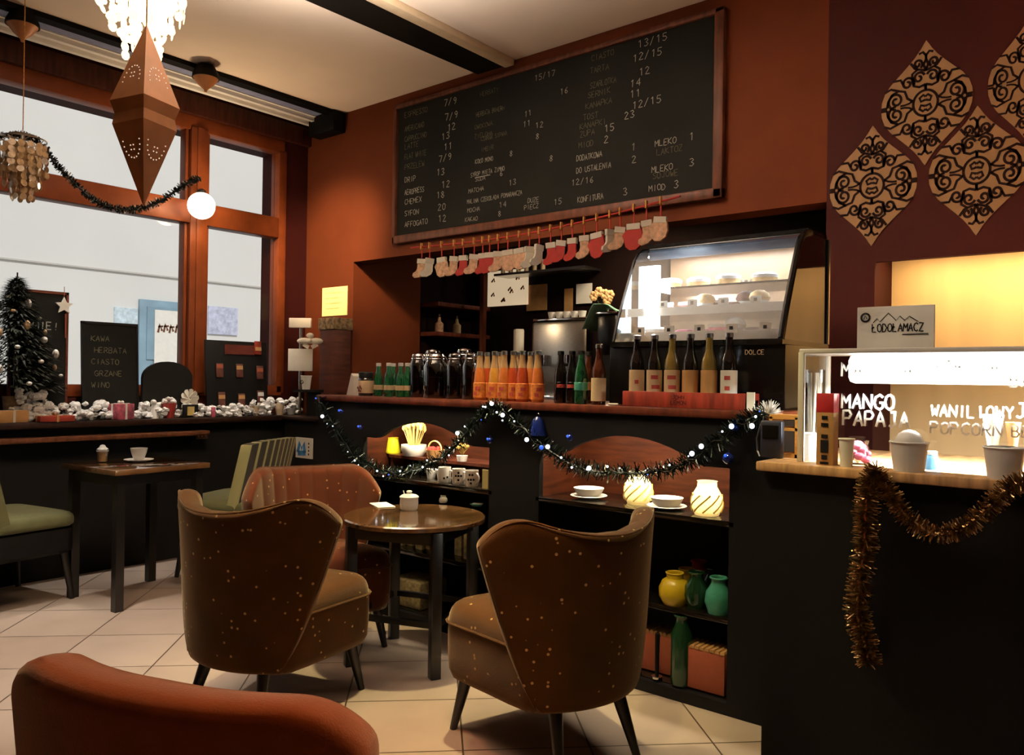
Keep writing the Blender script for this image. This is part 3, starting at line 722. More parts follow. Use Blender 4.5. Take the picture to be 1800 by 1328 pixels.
# ================================================================== MENU BOARD
p0 = at(690, 430, Y=YW - .03); p1 = at(1252, 350, Y=YW - .03); zt_ = at(705, 183, Y=YW - .03).z
bx0, bx1, bz0, bz1 = p0.x, p1.x + .06, p0.z, min(zt_, ZC - .04)
mb_ = thing('menu_board', 'huge framed chalkboard menu with handwritten drinks and prices high above the bar', 'chalkboard', (bx0, YW, bz0))
W_, H_ = bx1 - bx0, bz1 - bz0; fw = .058
mk('slate', MB().bb((fw - .01, -.03, fw - .01), (W_ - fw + .01, -.004, H_ - .02)), 'chalkboard', mb_)
k = MB(); k.bb((0, -.045, 0), (W_, -.003, fw), .01); k.bb((0, -.045, H_ - .035), (W_, -.003, H_), .01); k.bb((0, -.045, 0), (fw * .6, -.003, H_), .01); k.bb((W_ - fw, -.045, 0), (W_, -.003, H_), .01)
mk('frame', k, wood('board_frame', '4c2a1c', .5, stretch=(10, 2, 2)), mb_)
F = frame((0, -.031, 0), (1, 0, 0), (0, 0, 1)); BP = lambda px, py: (lambda v: (v.x - bx0, v.z - bz0))(at(px, py, Y=YW - .03))
def row(txt, npx, npy, price, name_px, h=.046, dim=False, nd_=None):
    x, z = BP(npx, npy); k = MB()
    if price: write(k, price, F, x, z - h / 2, h, .075, 5.6, .35); mk('price', k, 'chalk', mb_); k = MB()
    if txt: xn = BP(name_px, npy)[0]; write(k, txt, F, xn, z - h / 2, h * .82, .075, 5.0, .4, .95 if len(txt) < 9 else .72)
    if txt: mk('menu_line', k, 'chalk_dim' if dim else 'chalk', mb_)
for txt, px, py, pr, dm in (('ESPRESSO', 781, 182, '7/9', 1), ('AMERICANO', 783, 207, '7/9', 1), ('CAPPUCCINO', 787, 225, '12', 1), ('LATTE', 777, 241, '13', 1), ('FLAT WHITE', 781, 259, '11', 1), ('PRZELEW', 772, 280, '7/9', 1), ('DRIP', 768, 304, '13', 0), ('AEROPRESS', 777, 325, '12', 0), ('CHEMEX', 768, 344, '18', 0), ('SYFON', 770, 365, '20', 0), ('AFFOGATO', 771, 385, '12', 0)):
    row(txt, px, py, pr, 712, dim=dm)
for txt, px, py, pr, npx, dm in (('HERBATY', 940, 138, '15/17', 845, 1), ('HERBATA PU-ERH', 985, 162, '16', 838, 1), ('HERBATA BIALA', 925, 178, '', 838, 1), ('OWOCOWA', 922, 201, '11', 835, 1), ('ZIELONA', 920, 219, '11', 835, 1), ('CZARNA SYPANA', 942, 221, '12', 846, 1), ('IMBIR', 942, 241, '8', 846, 1),
                               ('KOKO MONO', 896, 271, '8', 836, 0), ('SYROP MIETA ZIMNO', 966, 279, '8', 828, 0), ('SODA', 879, 306, '6', 836, 0), ('MATCHA', 895, 322, '13', 824, 0), ('MALINA CZEKOLADA POMARANCZA', 1005, 322, '12/16', 822, 0), ('MOCHA', 878, 360, '14', 822, 0), ('KAKAO', 876, 377, '8', 818, 0),
                               ('DUZE', 930, 352, '', 928, 0), ('PIECZ', 974, 356, '15', 922, 0)):
    row(txt, px, py, pr, npx, .036, dm)
for txt, px, py, pr, npx, dm in (('CIASTO', 1122, 78, '13/15', 1040, 1), ('TARTA', 1113, 103, '12/15', 1038, 1), ('SZARLOTKA', 1124, 127, '12', 1038, 1), ('SERNIK', 1108, 148, '14', 1034, 1), ('KANAPKA', 1108, 167, '11', 1030, 1), ('TOST', 1112, 186, '12/15', 1026, 1), ('KANAPKI', 1098, 204, '23', 1020, 1), ('ZUPA', 1063, 226, '15', 1020, 1), ('MIOD', 1062, 246, '2', 1018, 1),
                               ('DODATKOWA', 1110, 259, '1', 1014, 0), ('DO USTALENIA', 1111, 281, '2', 1014, 0), ('KONFITURA', 1096, 338, '3', 1016, 0), ('MLEKO', 1212, 240, '1', 1152, 0), ('LAKTOZ', 1212, 256, '', 1155, 1), ('MLEKO', 1212, 286, '3', 1146, 0), ('SOJOWE', 1212, 298, '', 1148, 1), ('MIOD', 1185, 324, '3', 1141, 0)):
    row(txt, px, py, pr, npx, .042, dm)
x, z = BP(835, 313); x2, z2 = BP(862, 312); k = MB(); k.stroke([(x, z), (x2, z)], .004, F); mk('underline', k, 'chalk', mb_)

# ================================================================== STOCKING LINE
YS = YW - .10
ca = at(722, 436, Y=YS); cb = at(1196, 345, Y=YS)
def cordz(x): s = (x - ca.x) / (cb.x - ca.x); return ca.z + (cb.z - ca.z) * s - .05 * math.sin(PI * s)
cd = mk('cord', MB().tube([(ca.x + (cb.x - ca.x) * i / 30, YS, cordz(ca.x + (cb.x - ca.x) * i / 30)) for i in range(31)], .006, 6), 'red'); tag(cd, 'red cord strung under the chalkboard menu, stockings pegged along it', 'cord')
SOCK = [(-.026, 0), (.026, 0), (.027, -.06), (.03, -.082), (.022, -.105), (-.004, -.125), (-.042, -.132), (-.058, -.118), (-.054, -.098), (-.034, -.085), (-.026, -.065)]
MITT = [(-.034, 0), (.034, 0), (.046, -.035), (.054, -.07), (.046, -.105), (.018, -.128), (-.018, -.13), (-.042, -.112), (-.052, -.075), (-.062, -.055), (-.05, -.04), (-.04, -.03)]
def stocking(px, kind, i):
    x = at(px, 420, Y=YS).x; z = cordz(x)
    lab = {'w': 'cream patterned felt stocking', 'n': 'slim white felt stocking turned edge on', 'r': 'red felt stocking with a white cuff', 'm': 'fat red felt mitten with a white cuff', 'p': 'printed pale felt mitten'}[kind]
    t = thing('stocking', lab, 'stocking', (x, YS, z), 0, 'felt stockings pegged on the red cord')
    drop = .088
    mk('peg', MB().box((0, -.004, .004), (.009, .02, .045), bev=.002), 'wood_light', t)
    mk('ribbon', MB().box((0, 0, -drop / 2 - .008), (.008, .004, drop)), 'red', t)
    rz = {'w': .35, 'n': 1.15, 'r': .2, 'm': 0, 'p': .2}[kind] + random.uniform(-.2, .2)
    base = MITT if kind in 'mp' else SOCK
    s = 1.0 if kind != 'm' else 1.12
    mtx = Matrix.Translation((0, 0, -drop)) @ Matrix.Rotation(rz, 4, 'Z') @ Matrix.Rotation(random.uniform(-.12, .12), 4, 'Y') @ frame((0, .008, 0), (1, 0, 0), (0, 0, 1))
    b = mk('sock', MB().prism([(a * s, c * s) for a, c in base], .016, mtx), {'w': 'feltprint', 'n': 'felt', 'r': 'red', 'm': 'red', 'p': 'feltprint'}[kind], t, sharp=30)
    q = MB(); h = base[1][0] * s + .004
    q.prism([(-h, .004), (h, .004), (h, -.030), (-h, -.030)], .022, mtx @ Matrix.Translation((0, 0, -.003))); mk('cuff', q, 'felt', b)
    return t
SX = [(742, 'w'), (756, 'n'), (777, 'p'), (799, 'w'), (815, 'r'), (834, 'w'), (849, 'r'), (861, 'r'), (876, 'w'), (893, 'p'), (913, 'p'), (931, 'n'), (948, 'n'), (968, 'r'), (987, 'r'), (1006, 'r'), (1027, 'w'), (1049, 'm'), (1072, 'n'), (1090, 'w'), (1114, 'm'), (1136, 'w'), (1161, 'p')]
SK = [stocking(px, kd_, i) for i, (px, kd_) in enumerate(SX)]
ORD = {0: 'leftmost cream patterned stocking, at the cord end by the orange wall', 1: 'slim white stocking second from the left end of the cord', 2: 'printed pale mitten third from the left end of the cord', 3: 'cream patterned stocking between a printed mitten and a slim red stocking', 4: 'slim red stocking fifth from the left end of the cord', 5: 'cream patterned stocking just left of the pair of red stockings', 6: 'red white-cuffed stocking, left one of the touching pair', 7: 'red white-cuffed stocking, right one of the touching pair',
       8: 'cream patterned stocking just right of the red pair', 9: 'printed pale mitten hanging above the shelf of glasses, left one', 10: 'printed pale mitten hanging above the shelf of glasses, right one', 11: 'slim white stocking beside the printed mittens in the cord middle', 12: 'slim white stocking next to the group of three red stockings', 13: 'red white-cuffed stocking, first of the three together mid cord', 14: 'red white-cuffed stocking, middle of the three together mid cord', 15: 'red white-cuffed stocking, last of the three together mid cord',
       16: 'cream patterned stocking left of the fat red mitten in the cord middle', 17: 'fat red mitten with white cuff over the gap left of the pastry case', 18: 'slim white stocking between the fat red mitten and the pastry case', 19: 'cream patterned stocking left of the red mitten near the pastry case', 20: 'fat red mitten with white cuff just above the pastry case corner', 21: 'cream patterned stocking second from the right end of the cord', 22: 'rightmost printed pale mitten, at the cord end above the pastry case'}
for i, o in enumerate(SK): o['label'] = ORD[i]

# ================================================================== WALL DECALS
OG = [(0, 1), (.12, .985), (.25, .92), (.38, .79), (.5, .61), (.62, .43), (.75, .25), (.87, .12), (.95, .05), (1, 0)]
def decal(px, py, w_, h_, label):
    c = at(px, py, Y=YW - .003); t = thing('wall_decal', label, 'wall decal', (c.x, YW - .001, c.z), 0, 'bronze ogee wall decals')
    hw, hh = w_ / 2, h_ / 2
    pts = [(x * hw, y * hh) for y, x in OG] + [(x * hw, -y * hh) for y, x in reversed(OG[1:-1])]
    pts = pts + [(-x, -y) for x, y in pts[1:-1]]
    right = [(x * hw, y * hh) for y, x in reversed(OG)] + [(x * hw, -y * hh) for y, x in OG[1:]]
    left = [(-x, y) for x, y in reversed(right[1:-1])]
    F = frame((0, 0, 0), (1, 0, 0), (0, 0, 1))
    mk('plate', MB().prism(right + left, .004, F), 'gold', t, smooth=False)
    k = MB(); Fm = frame((0, -.0042, 0), (1, 0, 0), (0, 0, 1)); sw = .030 * w_
    def st(p, ww=1):
        for sx in (1, -1):
            for sy in (1, -1): k.stroke([(x * hw * sx, y * hh * sy) for x, y in p], sw * ww, Fm)
    def spi(cx, cy, r, a0, turns, dirn=1, asp=1.32):
        n = int(18 * turns); return [(cx + r * (1 - .82 * i / n) * math.cos(a0 + dirn * 2 * PI * turns * i / n), cy + r / asp * (1 - .82 * i / n) * math.sin(a0 + dirn * 2 * PI * turns * i / n)) for i in range(n + 1)]
    st([(.27 * math.cos(a), .205 * math.sin(a)) for a in [PI / 2 * i / 8 for i in range(9)]])
    st(spi(.66, .115, .19, -PI * .5, 1.6)); st(spi(.40, .36, .15, PI * 1.15, 1.4, -1)); st(spi(.15, .42, .13, PI * .9, 1.25, -1)); st(spi(.18, .64, .11, PI * 1.3, 1.3, -1))
    st([(1, .02), (.86, .02)]); st([(.86, .02), (.84, .12), (.76, .22), (.60, .27), (.46, .24), (.40, .12), (.28, .06)])
    st([(.92, .28), (.78, .32), (.60, .27)]); st([(0, .205), (0, .30)]); st([(.0, .30), (.14, .27), (.26, .30), (.30, .40)])
    st([(.74, .44), (.56, .44), (.50, .36)]); st([(.30, .40), (.30, .50), (.18, .56), (0, .52)])
    st([(.34, .68), (.24, .58), (.18, .56)]); st([(0, .52), (.05, .62), (0, .70), (0, .78)]); st([(.16, .80), (.07, .82), (.0, .76)])
    st([(.0, .05), (.10, .03), (.13, .09), (.05, .13), (0, .10)]); st([(.27, .07), (.36, .035), (.46, .02), (.56, .02)], .8)
    mk('scrollwork', k, 'decal_dark', t, smooth=False)
    return t
S_ = lambda a, b: (at(b, 200, Y=YW).x - at(a, 200, Y=YW).x)
decal(1627, 181, S_(1547, 1707), .57, 'bronze patterned ogee wall decal highest of the three fully shown')
decal(1533, 327, S_(1457, 1610), .57, 'bronze patterned ogee wall decal nearest the pastry case, lowest one')
decal(1717, 300, S_(1631, 1805), .57, 'bronze patterned ogee wall decal directly above the lit niche')
decal(1812, 140, S_(1735, 1890), .57, 'bronze patterned ogee wall decal cut off by the right picture edge')
lamp('niche_strip_light', 'AREA', (N0 + 1.2, YW + .10, NT + .055), 27, (1, .72, .34), 2.2, sy=.05)
k = MB().bb((N0 + .06, YW + .08, NT + .065), (2.5, YW + .12, NT + .088)); o = mk('light_strip', k, 'strip_warm'); tag(o, 'warm light strip along the top of the golden wall niche', 'light')

# ================================================================== ON THE BAR: BOTTLES
BOT = {
    'juice': dict(h=.238, p=[(.001, 0), (.029, 0), (.031, .01), (.031, .075), (.028, .10), (.026, .13), (.018, .17), (.0135, .20), (.0135, .222)], lab=(.012, .085), cap='steel', fill='orange_juice', lm='label_orange'),
    'green': dict(h=.185, p=[(.001, 0), (.024, 0), (.026, .008), (.026, .095), (.022, .115), (.013, .14), (.0125, .17)], lab=(.035, .062), cap='white', fill='green_glass', lm='label'),
    'cola': dict(h=.235, p=[(.001, 0), (.027, 0), (.029, .01), (.029, .115), (.024, .15), (.014, .19), (.0135, .218)], lab=(.06, .095), cap='black', fill='dark_glass', lm='label'),
    'craft': dict(h=.262, p=[(.001, 0), (.030, 0), (.0315, .01), (.0315, .13), (.028, .155), (.017, .19), (.0135, .225), (.0145, .245)], lab=(.015, .115), cap='steel', fill='dark_glass', lm='label')}


def bottle(kind, loc, label, group, fill=None, lm=None, motif=None, rz=0, sc_=1.0):
    d = BOT[kind]; t = thing('bottle', label, 'bottle', loc, rz, group); h = d['h'] * sc_
    P_ = [(r if r < .002 else r, z * sc_) for r, z in d['p']] + [(d['p'][-1][0] - .002, h - .012 * sc_), (.001, h - .012 * sc_)]
    mk('glass', MB().lathe(P_, seg=16), fill or d['fill'], t)
    if kind == 'juice': mk('neck', MB().lathe([(.0205, .158), (.0187, .17), (.0142, .20), (.0142, .222)], seg=16), 'pale_neck', t)
    a, b = d['lab']; R = max(r for r, z in d['p']) + .0008
    lb = mk('label', MB().lathe([(R - .001, a * sc_), (R, a * sc_ + .001), (R, b * sc_ - .001), (R - .001, b * sc_)], seg=16), lm or d['lm'], t)
    rc = d['p'][-1][0] + .0015
    mk('cap', MB().lathe([(rc, h - .018 * sc_), (rc, h - .002), (rc - .003, h), (.001, h)], seg=12), d['cap'], t)
    if motif:
        zc = (a + b) / 2 * sc_
        for a0, dz, w_ in motif:
            k = MB(); vs = []; n = 5
            for i in range(n + 1):
                q = -1.05 + a0 + w_ * (i / n - .5); vs += [((R + .0008) * math.cos(q), (R + .0008) * math.sin(q), zc + dz - .008), ((R + .0008) * math.cos(q), (R + .0008) * math.sin(q), zc + dz + .008)]
            k.geo(vs, [(2 * i, 2 * i + 2, 2 * i + 3, 2 * i + 1) for i in range(n)]); mk('print', k, motif_mat, lb)
    return t


motif_mat = pm('red_print', 'a83a30', .7)
JG = 'juice bottles on the bar'
for i, (px, Y, f, lab) in enumerate(((843, 2.93, 'orange_juice', 'orange juice bottle at the left end of the juice row, beside dark swing-top jars'), (869, 2.93, 'yellow_juice', 'yellow orange juice bottle second from the left in the front row'),
                                     (886, 2.905, 'orange_juice', 'orange juice bottle standing closest to the bar edge, third from left'), (902, 2.93, 'red_juice', 'dark red orange juice bottle in the middle of the front row'),
                                     (918, 2.915, 'red_juice', 'red juice bottle with orange label, left of the last front bottle'), (945, 2.92, 'orange_juice', 'orange juice bottle at the right end of the juice row, before the espresso machine'),
                                     (856, 3.02, 'red_juice', 'juice bottle in the rear row behind the two leftmost front bottles'), (879, 3.02, 'yellow_juice', 'yellow juice bottle in the rear row, second from its left end'), (908, 3.03, 'orange_juice', 'juice bottle in the rear row behind the dark red bottle'), (932, 3.02, 'orange_juice', 'juice bottle in the rear row behind the last front bottle'))):
    bottle('juice', ony(px, 680, Y, BZ), lab, JG, f, motif=[(.1, .01, .8), (-.3, -.015, .6)] if i < 6 else None, rz=random.uniform(-.4, .4))
GG = 'small green glass bottles on the bar'
for px, Y, lab in ((665, 3.0, 'small green bottle nearest the labelled jar'), (683, 2.96, 'small green bottle second from the labelled jar, front row'), (691, 3.06, 'small green bottle peeking out behind the second front one'), (704, 2.97, 'small green bottle third from the labelled jar, front row'), (716, 3.0, 'small green bottle beside the dark swing-top jars')):
    bottle('green', ony(px, 680, Y, BZ), lab, GG, rz=1.2)
CG = 'dark bottles right of the juices'
bottle('cola', ony(985, 690, 2.92, BZ), 'black cola bottle next to the juice row, left of its twin', CG, lm='dark_glass', motif=[(0, 0, 1.4)], rz=.2)
bottle('cola', ony(1005, 690, 2.92, BZ), 'black cola bottle between its twin and the green bottle', CG, lm='dark_glass', motif=[(0, 0, 1.2)], rz=-.1)
bottle('cola', ony(1021, 690, 2.90, BZ), 'green glass soda bottle beside the cream labelled brown bottle', CG, 'green_glass', lm='teal_vase', rz=.3)
bottle('cola', ony(1034, 690, 3.03, BZ), 'bottle with a kraft label behind the green soda bottle', CG, 'amber_glass', lm='kraft', rz=.3)
bottle('craft', ony(1052, 690, 2.91, BZ), 'brown bottle with a plain cream label left of the wooden crate', CG, 'amber_glass', rz=.3)
# crate of craft drinks
c0 = at(1094, 700, Y=2.875).x; c1 = at(1309, 700, Y=2.875).x
cr = thing('bottle_crate', 'low red brown wooden crate holding six labelled bottles on the bar', 'crate', ((c0 + c1) / 2, 2.945, BZ)); cw = c1 - c0
k = MB(); k.bb((-cw / 2, -.07, 0), (cw / 2, -.058, .062), .002); k.bb((-cw / 2, .058, 0), (cw / 2, .07, .062), .002); k.bb((-cw / 2, -.06, 0), (-cw / 2 + .012, .06, .062)); k.bb((cw / 2 - .012, -.06, 0), (cw / 2, .06, .062)); k.bb((-cw / 2, -.06, 0), (cw / 2, .06, .036))
mk('box', k, 'crate', cr)
k = MB(); n = frame((0, -.0705, .012), (1, 0, 0), (0, 0, 1)); write(k, 'JOHN', n, -.035, .022, .016, .13, 5.2); write(k, 'LEMON', n, -.042, .0, .016, .13, 5.2); mk('lettering', k, 'black', cr)
o = mk('price_tag', MB().box((0, 0, 0), (.03, .006, .068)), 'paper', loc=(c1 + .022, 2.88, BZ + .034)); tag(o, 'blank white tag standing at the right end of the crate', 'tag')
KG = 'labelled bottles in the wooden crate'
for px, f, lm, mo, lab in ((1119, 'dark_glass', 'label', [(0, 0, .5)], 'dark bottle at the left end of the crate, plain cream label'), (1150, 'dark_glass', 'label', [(0, .02, .9), (.2, -.02, 1.1)], 'dark bottle second from left in the crate, red print on label'), (1181, 'cider_glass', 'label', [(-.1, .02, 1.1), (0, -.02, 1)], 'yellow bottle with red printed label, third in the crate'),
                             (1213, 'dark_glass', 'kraft', None, 'dark bottle with a kraft brown label, fourth in the crate'), (1246, 'cider_glass', 'kraft', None, 'yellow bottle with a kraft brown label, fifth in the crate'), (1281, 'dark_glass', 'paper', [(-.3, .02, .7), (-.3, -.02, .6)], 'dark bottle with a white label at the right end of the crate')):
    bottle('craft', ony(px, 680, 2.945, BZ + .036), lab, KG, f, lm, mo)
o = mk('pen', MB().cyl((-.022, 0, .005), (.022, .004, .005), .004, seg=8), 'paper', loc=ony(1078, 693, 2.88, BZ)); tag(o, 'short white pen lying on the bar left of the crate', 'pen')
# left end of the bar: napkin, labelled jar, swing-top jars
k = MB(); k.prism([(-.035, 0), (.03, 0), (.022, .11), (.005, .125)], .05, frame((0, .025, 0), (1, 0, 0), (0, 0, 1))); o = mk('paper_bag', k, 'paper', loc=ony(622, 690, 2.98, BZ)); tag(o, 'white folded paper bag at the left end of the bar', 'bag')
t = thing('spice_jar', 'black lidded jar with a cream printed label at the left bar end', 'jar', ony(643, 690, 2.96, BZ))
mk('jar', MB().lathe([(.001, 0), (.040, 0), (.042, .01), (.042, .09), (.036, .10), (.001, .10)]), 'dark_glass', t); mk('lid', MB().lathe([(.040, .10), (.041, .13), (.036, .135), (.001, .135)]), 'black', t)
lb = mk('label', MB().lathe([(.0425, .015), (.043, .017), (.043, .083), (.0425, .085)]), 'label', t)
k = MB(); n = frame((0, -.0445, 0), (1, 0, 0), (0, 0, 1)); k.stroke([(-.018, .05), (-.006, .03), (.004, .055), (.016, .035)], .014, n); k.stroke([(-.014, .028), (.014, .026)], .008, n); mk('print', k, 'cocoa', lb)


def swing_jar(loc, label, r, h, group='swing-top jars on the bar'):
    t = thing('swing_top_jar', label, 'jar', loc, random.uniform(-.5, .5), group)
    mk('jar', MB().lathe([(.001, 0), (r, 0), (r + .003, .012), (r + .003, h * .70), (r * .82, h * .82), (r * .72, h * .86), (r * .72, h * .90), (r * .66, h * .90), (r * .66, h * .86), (r * .94, h * .68), (r * .94, .014), (.001, .010)]), 'jar_glass', t)
    mk('contents', MB().lathe([(.001, .012), (r * .9, .012), (r * .9, h * .45), (.001, h * .5)]), 'cocoa', t)
    ld = mk('lid', MB().lathe([(r * .76, h * .90), (r * .80, h * .93), (r * .70, h * .97), (r * .3, h), (.001, h)]), 'chrome', t)
    mk('wire_clip', MB().tube([(r * .9, 0, h * .93), (r * 1.15, 0, h * .82), (r * 1.1, 0, h * .62), (r * 1.02, 0, h * .60)], .003, 6).tube([(-r * .9, 0, h * .93), (-r * 1.15, 0, h * .82), (-r * 1.1, 0, h * .70)], .003, 6).tube([(r * .8 * math.cos(a), r * .8 * math.sin(a), h * .87) for a in [2 * PI * i / 16 for i in range(16)]], .003, 6, True), 'chrome', t)
    return t


for px, Y, r, h, lab in ((735, 3.03, .048, .24, 'swing-top glass jar beside the green bottles, lid propped'), (765, 2.97, .060, .235, 'largest dark swing-top jar in the middle of the jar group'), (760, 3.14, .05, .265, 'swing-top jar at the rear of the jar group'),
                         (800, 2.98, .045, .235, 'swing-top jar third from the green bottles'), (815, 3.10, .048, .265, 'swing-top jar behind the last two front jars'), (827, 2.96, .040, .235, 'slim swing-top jar touching the juice row')):
    swing_jar(ony(px, 690, Y, BZ), lab, r, h)

# ================================================================== PASTRY CASE
CX0, CX1, CY0, CY1 = -1.905, -1.155, 3.02, 3.54
pc = thing('pastry_case', 'brightly lit curved glass pastry case standing on the bar end', 'display case', (0, 0, BZ))
zb, ztp = .275, .725
mk('base', MB().bb((CX0 - .02, CY0, 0), (CX1 + .02, CY1, zb - .02), .006), 'blackgloss', pc)
k = MB(); n = frame((0, CY0 - .001, 0), (1, 0, 0), (0, 0, 1)); write(k, 'DOLCE', n, CX1 - .14, zb - .06, .018, .12, 5.4, .05); mk('lettering', k, 'label', pc)
PROF = [(0, zb)] + [(.17 * (t ** 1.15) , zb + (ztp - .07 - zb) * t) for t in (.25, .5, .75, 1)] + [(.20, ztp - .035), (.24, ztp - .012), (.30, ztp)]
vs = []; fs = []
for y, z in PROF: vs += [(CX0, CY0 + y, z), (CX1, CY0 + y, z)]
for i in range(len(PROF) - 1): fs.append((2 * i, 2 * i + 1, 2 * i + 3, 2 * i + 2))
mk('front_glass', MB().geo(vs, fs), 'case_glass', pc, sharp=60)
for nm, X in (('side_glass', CX0), ('side_glass', CX1)):
    mk(nm, MB().prism(PROF + [(CY1 - CY0, ztp), (CY1 - CY0, zb)], .005, frame((X, CY0, 0), (0, 1, 0), (0, 0, 1))), 'case_glass', pc, smooth=False)
k = MB()
k.tube([(CX1 + .004, CY0 + y - .004, z) for y, z in PROF] , .014, 8)
k.bb((CX1 - .008, CY1 - .02, zb), (CX1 + .01, CY1, ztp)); k.bb((CX0 - .008, CY1 - .02, zb), (CX0 + .008, CY1, ztp)); k.bb((CX0, CY0 + .29, ztp - .012), (CX1, CY1, ztp + .02))
k.bb((CX0 - .01, CY0 - .012, zb - .022), (CX1 + .012, CY1, zb)); k.tube([(CX0 - .002, CY0 + y, z) for y, z in PROF], .007, 6)
mk('frame', k, 'blackgloss', pc)
mk('added_valance', MB().bb((CX0 + .01, CY0 + .285, ztp - .055), (CX1 - .01, CY0 + .295, ztp), .002), pm('slate_blue_metal', '3c4450', .3, spec=.6), pc)  # lip added to hide the light bar behind it
mk('edge_trim', MB().bb((CX1 + .006, CY1 - .012, zb), (CX1 + .014, CY1 + .004, ztp)), 'steel', pc)
sh = []
for z, y0 in ((zb + .005, .03), (.395, .10), (.515, .16)):
    sh.append(mk('glass_shelf', MB().bb((CX0 + .012, CY0 + y0, z), (CX1 - .012, CY1 - .03, z + .008)), 'case_glass' if z > .3 else 'steel', pc))
mk('price_rail', MB().bb((CX0 + .012, CY0 + .095, .392), (CX1 - .012, CY0 + .10, .428)).bb((CX0 + .012, CY0 + .022, zb), (CX1 - .012, CY0 + .028, zb + .04)), 'paper', pc)
for i in range(9):
    x = CX0 + .10 + i * .07; q = mk('price_tag', MB().bb((x, CY0 + .088, .425), (x + .045, CY0 + .092, .455)) if i % 2 else MB().bb((x, CY0 + .016, zb + .03), (x + .045, CY0 + .02, zb + .065)), 'paper', pc)
    k = MB(); k.box((x + .022, CY0 + (.0872 if i % 2 else .0152), .44 if i % 2 else zb + .048), (.014, .001, .014)); mk('print', k, 'black', q)
mk('back_panel', MB().bb((CX0 + .012, CY1 - .03, zb), (CX1 - .012, CY1 - .022, ztp)), pm('warm_case_back', '7c5a3c', .5, var=.15), pc)
mk('light_strip', MB().bb((CX0 + .03, CY0 + .40, ztp - .022), (CX1 - .03, CY0 + .41, ztp - .014)).bb((CX0 + .03, CY0 + .16, zb + .02), (CX0 + .13, CY0 + .18, ztp - .10)), 'case_led', pc)
lamp('pastry_case_light', 'AREA', ((CX0 + CX1) / 2, CY0 + .38, BZ + ztp - .02), 11, COOL, .65, sy=.04)
lamp('pastry_case_side_light', 'AREA', (CX0 + .09, CY0 + .17, BZ + .5), 26, COOL, .05, sy=.35, rot=(0, -PI / 2 * 1, 0))
# pastries: every one a thing
PG = 'pastries in the glass case'
def pastry(px, py, z, Y, kind, label):
    p = at(px, py, Y=Y); loc = (p.x, Y, BZ + z)
    if kind == 'cake':
        t = thing('layer_cake', label, 'cake', loc, 0); mk('sponge', MB().lathe([(.001, .006), (.06, .006), (.062, .05), (.055, .058), (.001, .06)]), 'cake', t); mk('icing', MB().lathe([(.064, .04), (.066, .055), (.05, .066), (.001, .068)]), 'white', t); mk('plate', MB().lathe([(.001, 0), (.05, 0), (.08, .008), (.05, .006), (.001, .005)]), 'white', t)
    elif kind == 'muffin':
        t = thing('muffin', label, 'muffin', loc, 0); mk('paper_cup', MB().lathe([(.001, 0), (.022, 0), (.03, .035), (.001, .036)], seg=18), 'white', t); mk('top', MB().lathe([(.03, .035), (.036, .045), (.03, .06), (.015, .07), (.001, .072)]), random.choice(['cake', 'cocoa', 'white']), t)
    elif kind == 'slice':
        t = thing('cake_slice', label, 'cake', loc, .4); mk('sponge', MB().prism([(0, 0), (.085, -.03), (.085, .03)], .05, Matrix.Translation((-.04, 0, .006))), random.choice(['cocoa', 'red', 'cocoa', 'pink']), t); mk('cream', MB().prism([(0, 0), (.087, -.031), (.087, .031)], .012, Matrix.Translation((-.041, 0, .05))), 'white', t); mk('plate', MB().lathe([(.001, 0), (.04, 0), (.065, .006), (.04, .005), (.001, .005)]), 'white', t)
    else:
        t = thing('donut', label, 'donut', loc, 0); mk('ring', MB().tube([(.025 * math.cos(a), .025 * math.sin(a), .016) for a in [2 * PI * i / 16 for i in range(16)]], .015, 8, True), 'cake', t); mk('icing', MB().tube([(.025 * math.cos(a), .025 * math.sin(a), .021) for a in [2 * PI * i / 16 for i in range(16)]], .0135, 8, True), random.choice(['white', 'pink', 'cocoa']), t)
    sc3 = {'cake': .85, 'slice': .95}.get(kind, 1.25)
    for c in t.children: c.scale = (sc3, sc3, sc3)
    return t
z1, z2, z3 = zb + .014, .404, .524
for a in ((1178, 490, z3, 3.33, 'cake', 'tall white cake on the top shelf of the pastry case, left'), (1228, 490, z3, 3.36, 'cake', 'white iced cake on the top shelf, middle of the case'), (1280, 490, z3, 3.33, 'cake', 'white iced cake on the top shelf, right of the other two'), (1345, 470, z3, 3.36, 'cake', 'cream cake on the top shelf beside the black frame'),
          (1168, 530, z2, 3.26, 'slice', 'cake slice at the left of the middle shelf'), (1208, 530, z2, 3.28, 'slice', 'cake slice second on the middle shelf'), (1240, 530, z2, 3.25, 'muffin', 'muffin centred on the middle shelf under the white cakes'), (1262, 530, z2, 3.27, 'slice', 'cake slice right of the centre muffin, middle shelf'),
          (1290, 535, z2, 3.24, 'donut', 'donut on the middle shelf between slice and muffins'), (1312, 535, z2, 3.25, 'muffin', 'muffin on the middle shelf, second from the black frame'), (1335, 535, z2, 3.24, 'muffin', 'muffin on the middle shelf touching the black frame'),
          (1155, 580, z1, 3.18, 'cake', 'cake on the bottom shelf at the bright left side'), (1205, 580, z1, 3.17, 'donut', 'donut on the bottom shelf, first from left'), (1232, 580, z1, 3.2, 'donut', 'donut on the bottom shelf, second from left'), (1262, 580, z1, 3.16, 'slice', 'cake slice on the bottom shelf centre'), (1292, 580, z1, 3.18, 'muffin', 'muffin on the bottom shelf right of the slice'), (1325, 580, z1, 3.17, 'donut', 'donut on the bottom shelf nearest the black frame')):
    pastry(*a)['group'] = PG
GLG = 'small glasses on the case shelf'
